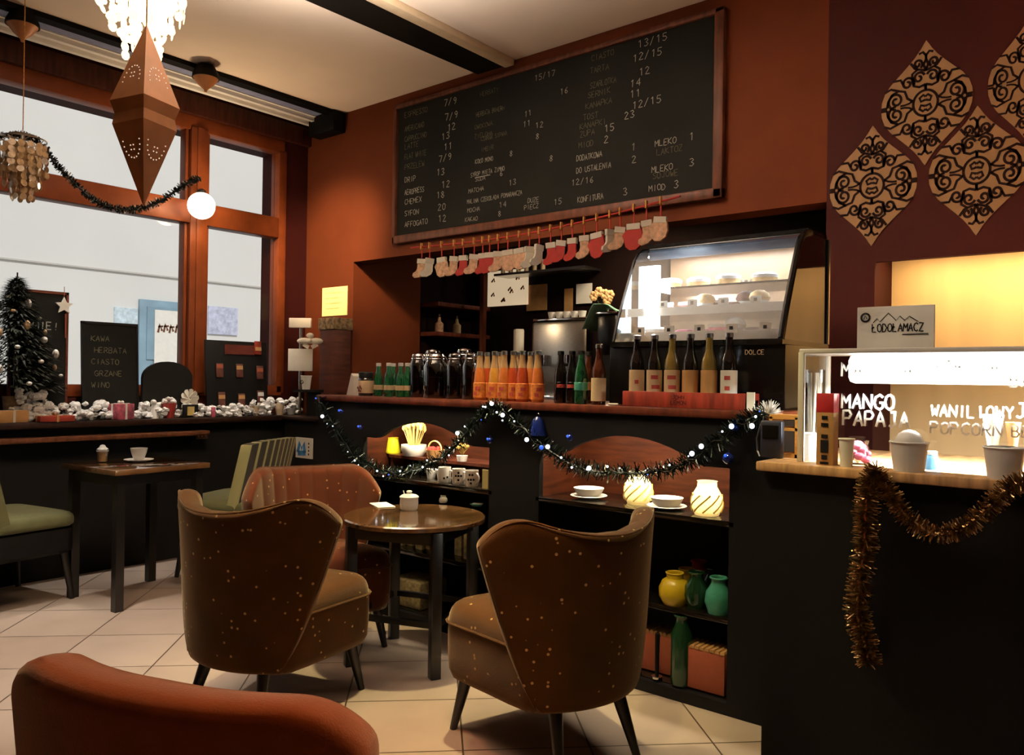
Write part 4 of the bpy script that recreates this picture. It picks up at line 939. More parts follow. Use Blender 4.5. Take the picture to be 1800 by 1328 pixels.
for i in range(7):
    px = 1298 + 9.5 * i; p = at(px, 495, Y=3.45); lat('glass', 'small glass in the row on the top shelf of the pastry case', 'glass', [(.001, 0), (.014, 0), (.018, .045), (.016, .045), (.012, .004), (.001, .004)], 'steel', (p.x, 3.47, BZ + z3), 10, GLG)

# ================================================================== SERVICE NICHE BEHIND THE BAR
bw = thing('back_counter', 'dark worktop in the service niche behind the bar', 'counter', (0, 0, 0))
mk('worktop', MB().bb((H0 + .02, YW + .74, .98), (H1 - .02, YB - .02, 1.02)), 'blackgloss', bw); mk('cabinet', MB().bb((H0 + .04, YW + .80, 0), (H1 - .04, YB - .03, .98)), 'black', bw)
XS = H0 - .055
def shelfz(px, py): return at(px, py, X=XS + .2).z
ye0, ye1 = YW + .74, YB - .02
for i, (py, lab) in enumerate(((529, 'upper dark red wooden shelf in the left part of the service niche'), (581, 'lower dark red wooden shelf in the service niche, notes taped to its edge'))):
    z = at(785, py + 3, X=XS + .25).z; o = mk('wall_shelf', MB().bb((XS, ye0, z - .035), (XS + .25, ye1, z), .004), wood('shelf_red_wood', '5a2c1e', .45, stretch=(2, 10, 2)), loc=(0, 0, 0)); tag(o, lab, 'shelf')
    if i: ZSH = z
p = at(778, 575, X=XS + .16)
def flask(px, X, lab, tint):
    p = at(px, 575, X=X); t = thing('bottle', lab, 'bottle', (X, p.y, ZSH)); mk('glass', MB().lathe([(.001, 0), (.034, 0), (.036, .01), (.036, .075), (.016, .095), (.012, .13), (.001, .13)]), tint, t); mk('cap', MB().lathe([(.014, .13), (.014, .155), (.001, .155)]), 'chrome', t)
    return t
flask(772, XS + .14, 'white pump bottle on the lower niche shelf, left one', 'feltprint'); flask(803, XS + .14, 'cream syrup bottle on the lower niche shelf, right one', 'label')
k = MB(); po = at(849, 560, Y=YB - .4)
o = mk('shelf_post', MB().bb((po.x - .02, YB - .42, 1.02), (po.x + .02, YB - .38, HT + .25)), 'wood_bar'); tag(o, 'slim brown upright post right of the dark niche shelves', 'post')
# glass shelf with glasses
ga = at(880, 484, Y=YB - .15); gb = at(985, 475, Y=YB - .15)
o = mk('glass_shelf', MB().bb((ga.x, YB - .24, ga.z - .02), (gb.x + .3, YB - .015, ga.z)), 'steel'); tag(o, 'steel shelf of drinking glasses under the middle of the stocking line', 'shelf')
for i in range(11):
    x = ga.x + .06 + i * .043; t = lat('glass', 'upturned drinking glass in the row on the steel shelf', 'glass', [(.019, 0), (.017, .085), (.012, .09), (.001, .09), (.001, .086), (.014, .083), (.016, .002)], 'cream', (x, YB - .19 + .05 * (i % 2), ga.z), 12, 'drinking glasses on the steel shelf')
# illuminated menu panel
ma, mb2 = at(856, 478, Y=YB - .05), at(925, 535, Y=YB - .05)
t = thing('backlit_sign', 'glowing cream photo panel below the steel glass shelf', 'sign', (ma.x, YB - .04, mb2.z)); ww, hh = mb2.x - ma.x, ma.z - mb2.z
mk('panel', MB().bb((0, 0, 0), (ww, .02, hh), .003), emis('panel_light', (1, .78, .50), .5), t)
k = MB(); n = frame((0, -.002, 0), (1, 0, 0), (0, 0, 1))
for i in range(9): a, c = random.uniform(.03, ww - .05), random.uniform(.03, hh - .05); k.stroke([(a, c), (a + .03, c + .03), (a + .035, c)], .018, n)
mk('pictures', k, 'kraft', t)
def note(px0, py0, px1, py1, Y, mat, label, cat='paper'):
    a, c = at(px0, py0, Y=Y), at(px1, py1, Y=Y); o = mk('note', MB().bb((a.x, Y, c.z), (c.x, Y + .006, a.z)), mat); return tag(o, label, cat)
note(926, 502, 961, 545, YB - .02, 'kraft', 'pale brown sheet pinned at the back of the service niche')
note(1013, 500, 1040, 533, YB - .02, 'paper', 'white sheet pinned beside the flowers in the service niche')
note(992, 508, 1006, 555, YB - .02, 'kraft', 'narrow kraft strip hanging in the service niche')
lat('canister', 'tall white cylinder canister in the niche left of the espresso machine', 'canister', [(.001, 0), (.042, 0), (.042, .29), (.038, .30), (.001, .30)], 'felt', ony(912, 590, 5.0, 1.36))
o = mk('canister_stand', MB().bb((-.06, -.06, 0), (.06, .06, .34)), 'black', loc=ony(912, 590, 5.0, 1.02)); tag(o, 'black block under the tall white canister', 'stand')
# espresso machine
ea = at(944, 600, Y=4.9); eb = at(1042, 600, Y=4.9); ew = eb.x - ea.x
em = thing('espresso_machine', 'steel espresso machine with cups on top in the service niche', 'coffee machine', ((ea.x + eb.x) / 2, 5.0, 1.02)); et = at(990, 563, Y=4.8).z - 1.02
mk('body', MB().box((0, 0, et / 2 + .03), (ew, .36, et - .06), bev=.03), 'steel', em); mk('drip_tray', MB().box((0, -.22, .10), (ew * .9, .14, .04), bev=.006), 'chrome', em)
for x in (-.12, .12): g = mk('group_head', MB().cyl((x, -.2, et * .62), (x, -.2, et * .5), .035), 'chrome', em); mk('portafilter', MB().cyl((x, -.2, et * .52), (x + .03, -.36, et * .50), .012), 'black', g)
mk('cup_rail', MB().box((0, 0, et + .01), (ew * .96, .34, .02), bev=.005), 'chrome', em)
for i in range(5): lat('espresso_cup', 'small white cup in the row on top of the espresso machine', 'cup', [(.001, 0), (.022, 0), (.033, .055), (.030, .055), (.02, .005), (.001, .005)], 'white', (em.location.x - .14 + i * .07, 4.93, 1.02 + et + .02), 12, 'cups on the espresso machine')
# grinder with hopper, green cloth, flowers
ga_ = at(1073, 580, Y=4.85)
gr = thing('coffee_grinder', 'black square coffee grinder with a sea green cloth over it, left of the pastry case', 'grinder', (ga_.x, 4.9, 1.02)); gt = at(1073, 553, Y=4.8).z - 1.02
mk('body', MB().box((0, 0, gt * .3), (.15, .2, gt * .6), bev=.01), 'black', gr); mk('hopper', MB().box((0, 0, gt * .79), (.17, .2, gt * .42), bev=.015), 'blackgloss', gr); mk('lid', MB().box((0, -.01, gt + .012), (.18, .2, .022), bev=.006), 'chrome', gr)
k = MB(); n_ = 14; vs = []; fs = []
for j in range(8):
    for i in range(n_ + 1):
        u, v = i / n_, j / 7; vs.append((-.17 + .26 * u, -.11 + .2 * v, gt + .03 + .055 * math.sin(PI * u) * (1 - .5 * v) - (.13 * max(0, .35 - u) / .35) + .008 * math.sin(9 * u + 5 * v)))
for j in range(7):
    for i in range(n_): a = j * (n_ + 1) + i; fs.append((a, a + 1, a + n_ + 2, a + n_ + 1))
o = mk('cloth', MB().geo(vs, fs), 'teal_cloth', loc=(ga_.x - .02, 4.88, 1.02)); md = o.modifiers.new('thick', 'SOLIDIFY'); md.thickness = .006; tag(o, 'sea green cloth thrown over the black coffee grinder', 'cloth')
fl = thing('flower_bunch', 'bunch of peach flowers and paper stars in the service niche above the grinder', 'flowers', ony(1060, 500, 5.1, at(1060, 520, Y=5.1).z - .12))
mk('pot', MB().lathe([(.001, -.06), (.04, -.06), (.05, .04), (.046, .04), (.001, .0)]), 'paper', fl)
mk('stems', MB().cyl((-.06, 0, .12), (-.01, 0, .0), .004).cyl((.06, 0, .12), (.01, 0, .0), .004).cyl((0, 0, .14), (0, 0, 0), .004), 'green_vase', fl)
k = MB()
for x, z in ((-.075, .12), (-.03, .15), (.02, .13), (.07, .12), (.05, .08)):
    for i in range(6): a = 2 * PI * i / 6; k.sph((x + .022 * math.cos(a), -.01, z + .022 * math.sin(a)), .019, 8, 5, (1, .5, 1))
mk('blossoms', k, pm('peach_petals', 'e0b078', .7, var=.3, scale=30), fl)
# room light of the niche
lamp('niche_worklight', 'AREA', (-3.0, 4.9, 2.42), 18, (1, .80, .56), .5, sy=.2)
k = MB().bb((-3.25, 4.8, 2.44), (-2.75, 5.0, 2.5)); o = mk('ceiling_light', k, 'strip_warm'); tag(o, 'flat warm ceiling light inside the service niche behind the stockings', 'light')

# ================================================================== INSIDE THE BAR NICHES
NZ = ZS
def bowlstack(px, py, Y, lab, n=3):
    t = thing('bowl_stack', lab, 'dishes', ony(px, py, Y, NZ)); return t
def saucer(z, r=.078): return [(.001, z), (r * .5, z), (r, z + .014), (r * .97, z + .016), (r * .5, z + .004), (.001, z + .003)]
for (px, py, lab, lab2) in ((1035, 868, 'white bowl resting on the plate by the brown side of the niche', 'white plate on the niche shelf by the brown side wall'), (1172, 888, 'white bowl resting on the plate between the two glowing jars', 'white plate on the niche shelf between the two glowing jars')):
    c = ony(px, py, 2.965 if px < 1100 else 2.95, NZ)
    lat('plate', lab2, 'plate', saucer(.001, .082) , 'white', c, 28)
    lat('bowl', lab, 'bowl', [(.001, .006), (.03, .006), (.055, .022), (.068, .048), (.064, .048), (.05, .026), (.001, .014)], 'white', c, 28)
def lantern(px, Y, lab, h=.135, r=.062):
    t = thing('jar_lantern', lab, 'candle jar', ony(px, 860, Y, NZ), 0, None)
    mk('glass', MB().lathe([(.001, .002), (r * .75, .002), (r, h * .30), (r * .98, h * .55), (r * .62, h * .84), (r * .60, h * .98), (r * .66, h), (r * .55, h * .98), (r * .55, h * .84), (r * .9, h * .52), (r * .9, h * .3), (r * .7, .008), (.001, .008)], seg=24), translucent('lantern_glass_' + str(px), 'f4ecd0', .7, .25), t)
    k = MB()
    for i in range(9):
        a = 2 * PI * i / 9; k.tube([((r * 1.03 - .01 * abs(q - .4)) * math.cos(a + q * 1.2), (r * 1.03 - .01 * abs(q - .4)) * math.sin(a + q * 1.2), h * (.12 + .5 * q)) for q in (0, .25, .5, .75, 1)], .0035, 6)
    mk('ribs', k, pm('lantern_rib_' + str(px), 'd8bc58', .3), t)
    mk('candle', MB().lathe([(.001, .008), (.03, .008), (.03, .05), (.001, .05)]), 'jar_lit', t)
    l = lamp('candle_light', 'POINT', (t.location.x, t.location.y, NZ + .085), 1.4, (1, .86, .52), .015)
    return t
lantern(1122, 3.0, 'round glowing glass jar lantern behind the chair back, between the white bowls'); lantern(1243, 2.925, 'glowing glass jar lantern with a straight neck at the right end of the niche')
p = ony(688, 820, 3.0, NZ + .10)
t = thing('shelf_riser', 'long low step holding pots at the back of the left bar niche', 'riser', (-2.93, 3.09, NZ)); mk('board', MB().box((0, 0, .09), (.84, .17, .016)), 'wood_bar', t)
for x in (-.4, .4): mk('leg', MB().box((x, 0, .041), (.016, .16, .082)), 'wood_bar', t)
RZ = NZ + .098
t = thing('tulip_lamp', 'lemon yellow flared pot at the left of the wheat bouquet', 'pot', ony(690, 805, 3.06, RZ)); mk('pot', MB().lathe([(.001, 0), (.042, 0), (.046, .01), (.030, .085), (.026, .085), (.04, .012), (.001, .008)]), pm('lemon_glaze', 'd6d028', .35), t); mk('rim', MB().lathe([(.027, .083), (.032, .083), (.032, .09), (.027, .09)]), 'yellow_vase', t); t.name = 'yellow_pot'
t = thing('wheat_bouquet', 'bouquet of dried wheat in a white pot inside the left bar niche', 'bouquet', ony(727, 815, 3.05, RZ))
mk('pot', MB().lathe([(.001, 0), (.035, 0), (.048, .03), (.046, .06), (.040, .06), (.001, .03)]), 'white', t)
k = MB()
for i in range(34):
    a = random.uniform(0, 2 * PI); s = random.uniform(.2, 1); x, y = .052 * s * math.cos(a), .03 * s * math.sin(a); h = .20 - .03 * s * s + random.uniform(-.01, .01)
    k.cyl((x * .3, y * .3, .03), (x, y, h - .03), .0016, seg=5); k.lathe([(.001, 0), (.0065, .012), (.005, .03), (.001, .045)], (x, y, h - .04), 6)
mk('wheat', k, 'wheat', t, ); t.scale = (1.5, 1.5, 1.02)
t = thing('fruit_basket', 'small handled basket with red sweets right of the wheat bouquet', 'basket', ony(764, 815, 3.05, RZ)); mk('basket', MB().lathe([(.001, 0), (.038, 0), (.05, .045), (.047, .045), (.001, .01)], seg=18), 'kraft', t)
mk('handle', MB().tube([(.05 * math.cos(a), 0, .045 + .045 * math.sin(a)) for a in [PI * i / 10 for i in range(11)]], .004, 6), 'wheat', t)
k = MB()
for i in range(7): a = 2 * PI * i / 7; k.sph((.028 * math.cos(a), .028 * math.sin(a), .045), .016, 8, 6)
mk('sweets', k, 'red', t)
t = thing('dried_flowers', 'small pot of dried ochre flowers above the white mugs', 'bouquet', ony(812, 830, 3.03, RZ)); mk('pot', MB().lathe([(.001, 0), (.024, 0), (.03, .03), (.001, .031)]), 'white', t)
k = MB()
for i in range(12): a = 2 * PI * i / 12; r_ = .03 * (1 if i % 2 else .5); k.cyl((0, 0, .03), (r_ * math.cos(a), r_ * math.sin(a), .065 + .006 * (i % 3)), .0015, seg=5); k.sph((r_ * math.cos(a), r_ * math.sin(a), .07 + .006 * (i % 3)), .009, 7, 5)
mk('flowers', k, pm('ochre_flowers', '9a8038', .8, var=.4, scale=40), t)


def mug(px, Y, lab, pat, rz):
    t = thing('mug', lab, 'mug', ony(px, 850, Y, NZ), rz, 'white patterned mugs in the left bar niche')
    mk('body', MB().lathe([(.001, 0), (.030, 0), (.033, .008), (.033, .078), (.030, .078), (.029, .01), (.001, .008)]), 'white', t)
    mk('handle', MB().tube([(.032 + .02 * math.sin(a), 0, .042 + .022 * math.cos(a)) for a in [PI * i / 8 for i in range(9)]], .0045, 6), 'white', t)
    k = MB()
    for a0, z in pat:
        vs = []
        for i in range(5):
            q = a0 + .3 * (i / 4 - .5); vs += [(.0336 * math.cos(q), .0336 * math.sin(q), z - .005), (.0336 * math.cos(q), .0336 * math.sin(q), z + .005)]
        k.geo(vs, [(2 * i, 2 * i + 2, 2 * i + 3, 2 * i + 1) for i in range(4)])
    mk('pattern', k, 'black', t)
B0 = -.85
mug(781, 2.90, 'white mug with a small black mark, left of the three in front', [(B0 + .3, .03), (B0 - .2, .025)], .2)
mug(806, 2.90, 'white mug with a row of black dots, middle of the three in front', [(B0 - .4, .045), (B0, .045), (B0 + .4, .045), (B0, .025), (B0, .06)], 0)
mug(829, 2.895, 'white mug with black face-like dots, beside the niche edge', [(B0 - .2, .058), (B0 + .2, .058), (B0 - .4, .035), (B0, .035), (B0 + .4, .035), (B0, .018)], -.1)
for i, (px, Y, lab) in enumerate(((776, 2.98, 'white cup standing behind the left patterned mug'), (758, 2.97, 'white egg cup at the left end of the mug row'))):
    lat('cup', lab, 'cup', [(.001, 0), (.02, 0), (.03, .05), (.026, .05), (.001, .01)], 'white', ony(px, 840, Y, NZ))
p = ony(853, 858, 2.875, NZ); o = mk('price_card', MB().box((0, 0, .045), (.035, .006, .09)), 'yellowpaper', loc=p); tag(o, 'cream price card standing at the right edge of the left niche', 'card')
# lower shelves
def pack(px, Y, z, dim, mat, lab, cat='package', rz=0):
    o = mk('package', MB().box((0, 0, dim[2] / 2), dim, bev=.006), mat, loc=ony(px, 960, Y, z), rot=(0, 0, rz)); tag(o, lab, cat, 'packages on the lower bar shelf'); return o
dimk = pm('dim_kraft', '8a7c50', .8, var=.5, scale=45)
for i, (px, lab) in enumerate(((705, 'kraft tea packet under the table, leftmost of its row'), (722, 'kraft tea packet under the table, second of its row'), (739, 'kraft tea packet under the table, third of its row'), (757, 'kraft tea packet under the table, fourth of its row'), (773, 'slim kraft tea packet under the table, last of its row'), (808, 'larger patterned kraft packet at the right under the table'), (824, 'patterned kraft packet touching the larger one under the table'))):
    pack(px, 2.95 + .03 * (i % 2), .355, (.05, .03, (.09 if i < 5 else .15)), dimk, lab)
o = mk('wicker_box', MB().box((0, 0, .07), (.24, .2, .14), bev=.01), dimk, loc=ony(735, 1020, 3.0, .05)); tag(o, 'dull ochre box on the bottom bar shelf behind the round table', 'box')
# vases at right
def vase(name, px, Y, z, prof, mat, lab, s=1.0):
    t = thing(name, lab, 'vase', ony(px, 1030, Y, z)); k = MB().lathe([(r * s, h * s) for r, h in prof], seg=24); mk('body', k, mat, t)
    top = max(h for r, h in prof) * s; rr = [r for r, h in prof if h * s > top - .002][0] * s
    mk('rim', MB().tube([(rr * math.cos(a), rr * math.sin(a), top) for a in [2 * PI * i / 20 for i in range(20)]], .004, 6, True), mat, t); return t
VP = [(.001, 0), (.034, 0), (.050, .05), (.046, .085), (.028, .115), (.026, .13), (.030, .14), (.024, .138), (.022, .12), (.04, .08), (.001, .02)]
VJ = [(.001, 0), (.045, 0), (.062, .03), (.064, .065), (.05, .095), (.034, .105), (.034, .125), (.029, .125), (.028, .10), (.05, .07), (.001, .02)]
vase('vase', 1186, 2.93, .355, VJ, 'yellow_vase', 'round bright yellow jug vase at the edge of the armchair back'); vase('vase', 1207, 3.05, .355, VJ, 'yellow_vase', 'second yellow vase tucked behind the front yellow one', .95)
vase('vase', 1228, 3.10, .355, VP, 'redcard', 'small red vase at the rear of the vase group', 1.05); vase('vase', 1224, 2.94, .355, VP, 'green_vase', 'dark green vase between the yellow and teal vases'); vase('vase', 1252, 3.05, .355, VP, 'green_vase', 'dark green vase at the rear right of the group')
vase('vase', 1263, 2.93, .345, VP, 'teal_vase', 'teal glazed vase at the right end of the group', 1.05)
BT = [(.001, 0), (.046, 0), (.048, .02), (.048, .22), (.030, .26), (.028, .285), (.034, .30), (.026, .298), (.024, .26), (.04, .21), (.001, .02)]
t = vase('floor_vase', 1200, 2.90, .055, BT, 'green_vase', 'tall dark green bottle vase on the bottom shelf between terracotta boxes', .9)
for px, Y, d_, lab in ((1247, 2.93, (.17, .10, .16), 'terracotta coloured ribbed box right of the tall green vase'), (1166, 2.99, (.16, .10, .16), 'terracotta coloured ribbed box left of the tall green vase')):
    t = thing('storage_box', lab, 'box', ony(px, 1180, Y, .055)); mk('box', MB().box((0, 0, d_[2] / 2), d_, bev=.004), 'terracotta', t); k = MB()
    for i in range(8): k.cyl((-d_[0] / 2 + .01 + i * (d_[0] - .02) / 7, -d_[1] / 2, d_[2]), (-d_[0] / 2 + .01 + i * (d_[0] - .02) / 7, d_[1] / 2, d_[2]), .009, seg=8)
    mk('ribbed_lid', k, 'kraft', t)
t = thing('candlestick', 'slim black candlestick in front of the left terracotta box', 'candlestick', ony(1155, 1170, 2.885, .055)); mk('base', MB().lathe([(.001, 0), (.022, 0), (.022, .008), (.006, .012), (.001, .012)]), 'chrome', t); mk('stem', MB().lathe([(.008, .012), (.010, .18), (.001, .18)]), 'black', t)

# ================================================================== GARLANDS
def tinsel(mb, path, r, n, ln=.004):
    """Fine strips standing out all round a path."""
    P = path; L = len(P) - 1
    for _ in range(n):
        s = random.random() * L; i = int(s); p = P[i].lerp(P[min(i + 1, L)], s - i); t = (P[min(i + 1, L)] - P[i]).normalized()
        d = V((random.gauss(0, 1), random.gauss(0, 1), random.gauss(0, 1))); d -= t * d.dot(t) * .8; d.normalize()
        q = p + d * r * random.uniform(.6, 1.1); w_ = d.cross(V((random.gauss(0, 1), random.gauss(0, 1), random.gauss(0, 1)))).normalized() * ln
        mb.geo([p - w_, p + w_, q + w_ * .6, q - w_ * .6], [(0, 1, 2, 3)])
    return mb
GYB = BY - .045
gp = spline([at(x, y, Y=GYB) for x, y in ((562, 698), (585, 745), (620, 795), (660, 823), (700, 832), (745, 822), (790, 795), (830, 750), (858, 722), (876, 716), (900, 735), (940, 770), (985, 806), (1030, 826), (1085, 832), (1150, 830), (1210, 812), (1265, 775), (1310, 742), (1345, 728))], 8)
g = thing('tinsel_garland', 'dark tinsel garland with white and blue lights swagged along the bar front', 'garland', (0, 0, 0))
k = MB(); k.tube(gp, .006, 5); tinsel(k, gp, .046, 3600, .0024); mk('tinsel', k, 'tinsel', g, smooth=False, fix=False)
mk('light_wire', MB().tube([p + V((0, -.022, .012 * math.sin(i * .9))) for i, p in enumerate(gp)], .0015, 4), 'black', g)
n_ = len(gp)
for i in range(46):
    p = gp[int((i + random.random()) * n_ / 46)]; o = mk('led_bulb', MB().sph((0, 0, 0), random.choice([.003, .004, .005, .010]), 8, 6), 'bulb_white' if i % 9 else 'bulb_blue', g, loc=p + V((random.uniform(-.02, .02), -.036 + random.uniform(-.004, .004), random.uniform(-.032, .03))))
for x, y, r in ((600, 724, .013), (634, 752, .013), (862, 775, .016), (1002, 770, .015), (1280, 806, .022), (1292, 752, .016)):
    p = at(x, y, Y=GYB - .01); bb_ = mk('bauble', MB().sph((0, 0, 0), r, 14, 10).cyl((0, 0, r), (0, 0, r + .007), .004, seg=8), 'blueball', g, loc=p); mk('led_bulb', MB().sph((0, -r - .003, r * .5), .006, 8, 6), 'bulb_blue', bb_)
t = thing('glass_bell', 'big dim blue glass bell hanging over the bar front between the niches', 'ornament', at(945, 752, Y=BY - .02)); mk('bell', MB().lathe([(.001, .05), (.012, .048), (.026, .03), (.032, 0), (.042, -.035), (.038, -.035), (.028, 0), (.001, .04)]), pm('navy_glass', '0c1a50', .15, coat=.6), t); mk('loop', MB().tube([(.008 * math.cos(a), 0, .056 + .008 * math.sin(a)) for a in [2 * PI * i / 10 for i in range(10)]], .002, 5, True), 'chrome', t)
# fir sprig at the right bar corner
k = MB(); p0 = at(1352, 728, Y=BY - .03)
for i in range(150):
    a = random.uniform(0, PI); d = V((math.cos(a) * random.uniform(.3, 1), random.uniform(-.5, .2), math.sin(a) * .8)).normalized() * random.uniform(.02, .055); k.cyl(p0, p0 + d, .0014, .0006, 4)
o = mk('fir_sprig', k, 'frost'); tag(o, 'frosted sprig at the right upper end of the bar garland', 'sprig')
# gold tinsel on the ice cream counter
gy = IY - .03
pa = spline([at(x, y, Y=gy) for x, y in ((1545, 828), (1530, 850), (1522, 900), (1520, 960), (1512, 1020), (1508, 1080), (1520, 1130), (1528, 1165))], 8); pb = spline([at(x, y, Y=gy) for x, y in ((1538, 826), (1560, 860), (1590, 905), (1640, 938), (1690, 930), (1735, 895), (1765, 865), (1800, 848), (1860, 862))], 8)
g = thing('gold_garland', 'gold brown tinsel garland hanging from the ice cream counter edge', 'garland', (0, 0, 0))
k = MB(); k.tube(pa, .006, 5); k.tube(pb, .006, 5); tinsel(k, pa, .040, 2300, .0024); tinsel(k, pb, .032, 1900, .0024); mk('tinsel', k, 'goldtinsel', g, smooth=False, fix=False)
# garland over the window
wp = spline([at(x, y, d=4.4) for x, y in ((-30, 240), (0, 240), (40, 238), (70, 252), (100, 290), (130, 320), (165, 352), (200, 366), (240, 368), (280, 355), (320, 328), (350, 312))], 7)
g = thing('window_garland', 'black green tinsel garland looping across the window to the lit globe', 'garland', (0, 0, 0))
k = MB(); k.tube(wp, .007, 5); tinsel(k, wp, .026, 1500, .0045); mk('tinsel', k, pm('black_tinsel', '121512', .4, metal=.3), g, smooth=False, fix=False)

# ================================================================== HANGING LAMPS
pg = at(354, 362, X=XW + .14)
t = thing('globe_lamp', 'glaring lit globe lamp hanging before the window mullion', 'lamp', pg)
mk('globe', MB().sph((0, 0, 0), .095, 20, 14), 'globe', t); mk('cap', MB().lathe([(.03, .08), (.03, .11), (.012, .12), (.001, .12)]), 'black', t); mk('bracket', MB().cyl((0, 0, .10), (XW + .03 - pg.x, .02, .10), .006, seg=8), 'black', t)
lamp('globe_light', 'POINT', pg + V((.10, 0, -.0)), 32, (1, .72, .42), .09)


def capiz(pos, label, lit, n, R, hh):
    t = thing('shell_pendant_lamp', label, 'pendant lamp', pos)
    mk('cable', MB().cyl((0, 0, .02), (0, 0, ZC - pos.z), .0025, seg=6), 'wood_light', t)
    mk('ring', MB().tube([(R * math.cos(a), R * math.sin(a), 0) for a in [2 * PI * i / 24 for i in range(24)]], .004, 6, True).tube([(R * .6 * math.cos(a), R * .6 * math.sin(a), .02) for a in [2 * PI * i / 18 for i in range(18)]], .004, 6, True).cyl((-R, 0, 0), (R, 0, 0), .003, seg=6).cyl((0, -R, 0), (0, R, 0), .003, seg=6).cyl((0, 0, .03), (0, 0, -.02), .012, seg=8), 'steel', t)
    k = MB()
    for tier in range(3):
        rr = R * (1 - .28 * tier); cnt = int(n * (1 - .25 * tier)); ln = hh * (.55 + .22 * tier)
        for i in range(cnt):
            a = 2 * PI * i / cnt + tier * .3; x, y = rr * math.cos(a), rr * math.sin(a); z = -.01
            while z > -ln:
                z -= .034; m = Matrix.Translation((x + random.uniform(-.006, .006), y, z)) @ Matrix.Rotation(a + random.uniform(-.9, .9), 4, 'Z') @ Matrix.Rotation(PI / 2 + random.uniform(-.25, .25), 4, 'Y')
                k.lathe([(.001, 0), (.019, 0), (.019, .0015), (.001, .0015)], seg=9, mtx=m)
            k.cyl((x, y, 0), (x, y, -ln), .0006, seg=3)
    o = mk('shells', k, 'shell_lit' if lit else 'shell', t, sharp=30); o['kind'] = 'stuff'
    if lit: mk('bulb', MB().sph((0, 0, -hh * .4), .045, 14, 10), 'globe', t)
    return t


capiz(at(40, 246, d=4.35), 'unlit capiz shell pendant lamp in front of the window, garland looped over it', False, 16, .115, .30)
pch = at(252, -62, d=3.1)
capiz(pch, 'glaring lit shell pendant lamp above the copper star, cut by the frame top', True, 16, .15, .32)
lamp('shell_lamp_uplight', 'SPOT', pch + V((0, 0, .06)), 460, (1, .88, .72), .12, spot=2.3, aim=pch + V((.1, .3, 2)))
lamp('shell_lamp_light', 'POINT', pch + V((0, 0, -.16)), 8, (1, .76, .46), .12)
# copper paper star lantern
ps = at(255, 203, d=2.62)
t = thing('star_lantern', 'copper coloured folded paper star lantern with pinhole patterns, hanging in front of the window', 'lantern', ps, math.radians(39.4 + 22))
VH = .30
w1, w2 = .105, .098
R4 = lambda s, z: [(w1 * s, 0, z), (0, -w2 * s, z + .006), (-w1 * s, 0, z), (0, w2 * s, z + .006)]
vs = [(0, 0, VH)] + R4(1, .035) + R4(.92, -.04) + [(0, 0, -VH)] + R4(.86, -.004)
fs = []
for a, b_ in ((1, 2), (2, 3), (3, 4), (4, 1)): fs.append((0, a, b_)); fs.append((a, a + 9, b_ + 9, b_)); fs.append((a + 9, a + 4, b_ + 4, b_ + 9)); fs.append((9, b_ + 4, a + 4))
st = mk('body', MB().geo(vs, fs), 'copper', t, smooth=False)
k = MB(); 
for a, b_, s_ in ((1, 2, 1), (2, 3, 1), (3, 4, 1), (4, 1, 1), (5, 6, -1), (6, 7, -1), (7, 8, -1), (8, 5, -1)):
    A, B_, T = V(vs[a]), V(vs[b_]), V(vs[0 if s_ > 0 else 9]); nrm = (B_ - A).cross(T - A).normalized(); mid = (A + B_ + T) / 3
    if nrm.dot(mid) < 0: nrm = -nrm
    e1 = (B_ - A).normalized(); e2 = (T - (A + B_) / 2).normalized()
    for i in range(11):
        q = PI * (i / 10); u = .038 * math.cos(q); vv = .06 + .055 * math.sin(q)
        c = (A + B_) / 2 + e1 * u * .9 + e2 * vv + nrm * .0006; k.lathe([(.0024, 0), (.0022, .0008), (.001, .0008)], seg=6, mtx=frame(c, e1, nrm.cross(e1), nrm))
    for i in range(4):
        c = (A + B_) / 2 + e1 * (.012 * (i % 2) - .006) + e2 * (.075 + .014 * (i // 2)) + nrm * .0006; k.lathe([(.0024, 0), (.0022, .0008), (.001, .0008)], seg=6, mtx=frame(c, e1, nrm.cross(e1), nrm))
mk('pinholes', k, 'pin', st)
mk('cable', MB().cyl((0, 0, VH - .01), (0, 0, ZC - ps.z), .0022, seg=6), 'wood_light', t)


def cone_lamp(px, py, label):
    p = at(px, py, z=ZC - .02); t = thing('ceiling_spotlight', label, 'lamp', (p.x, p.y, ZC - .012), 0, None)
    mk('shade', MB().lathe([(.001, 0), (.055, 0), (.085, -.06), (.088, -.085), (.001, -.085)]), 'black', t); mk('diffuser', MB().lathe([(.08, -.085), (.05, -.125), (.012, -.16), (.008, -.175), (.001, -.178)]), 'copper', t)
cone_lamp(40, 22, 'black cone ceiling lamp with a brown tip above the shell pendant'); cone_lamp(362, 118, 'black cone ceiling lamp with a brown tip right of the copper star')

# ================================================================== ON THE WINDOW COUNTER
def sill(px, py, X): p = at(px, py, X=X); return V((X, p.y, LZ))
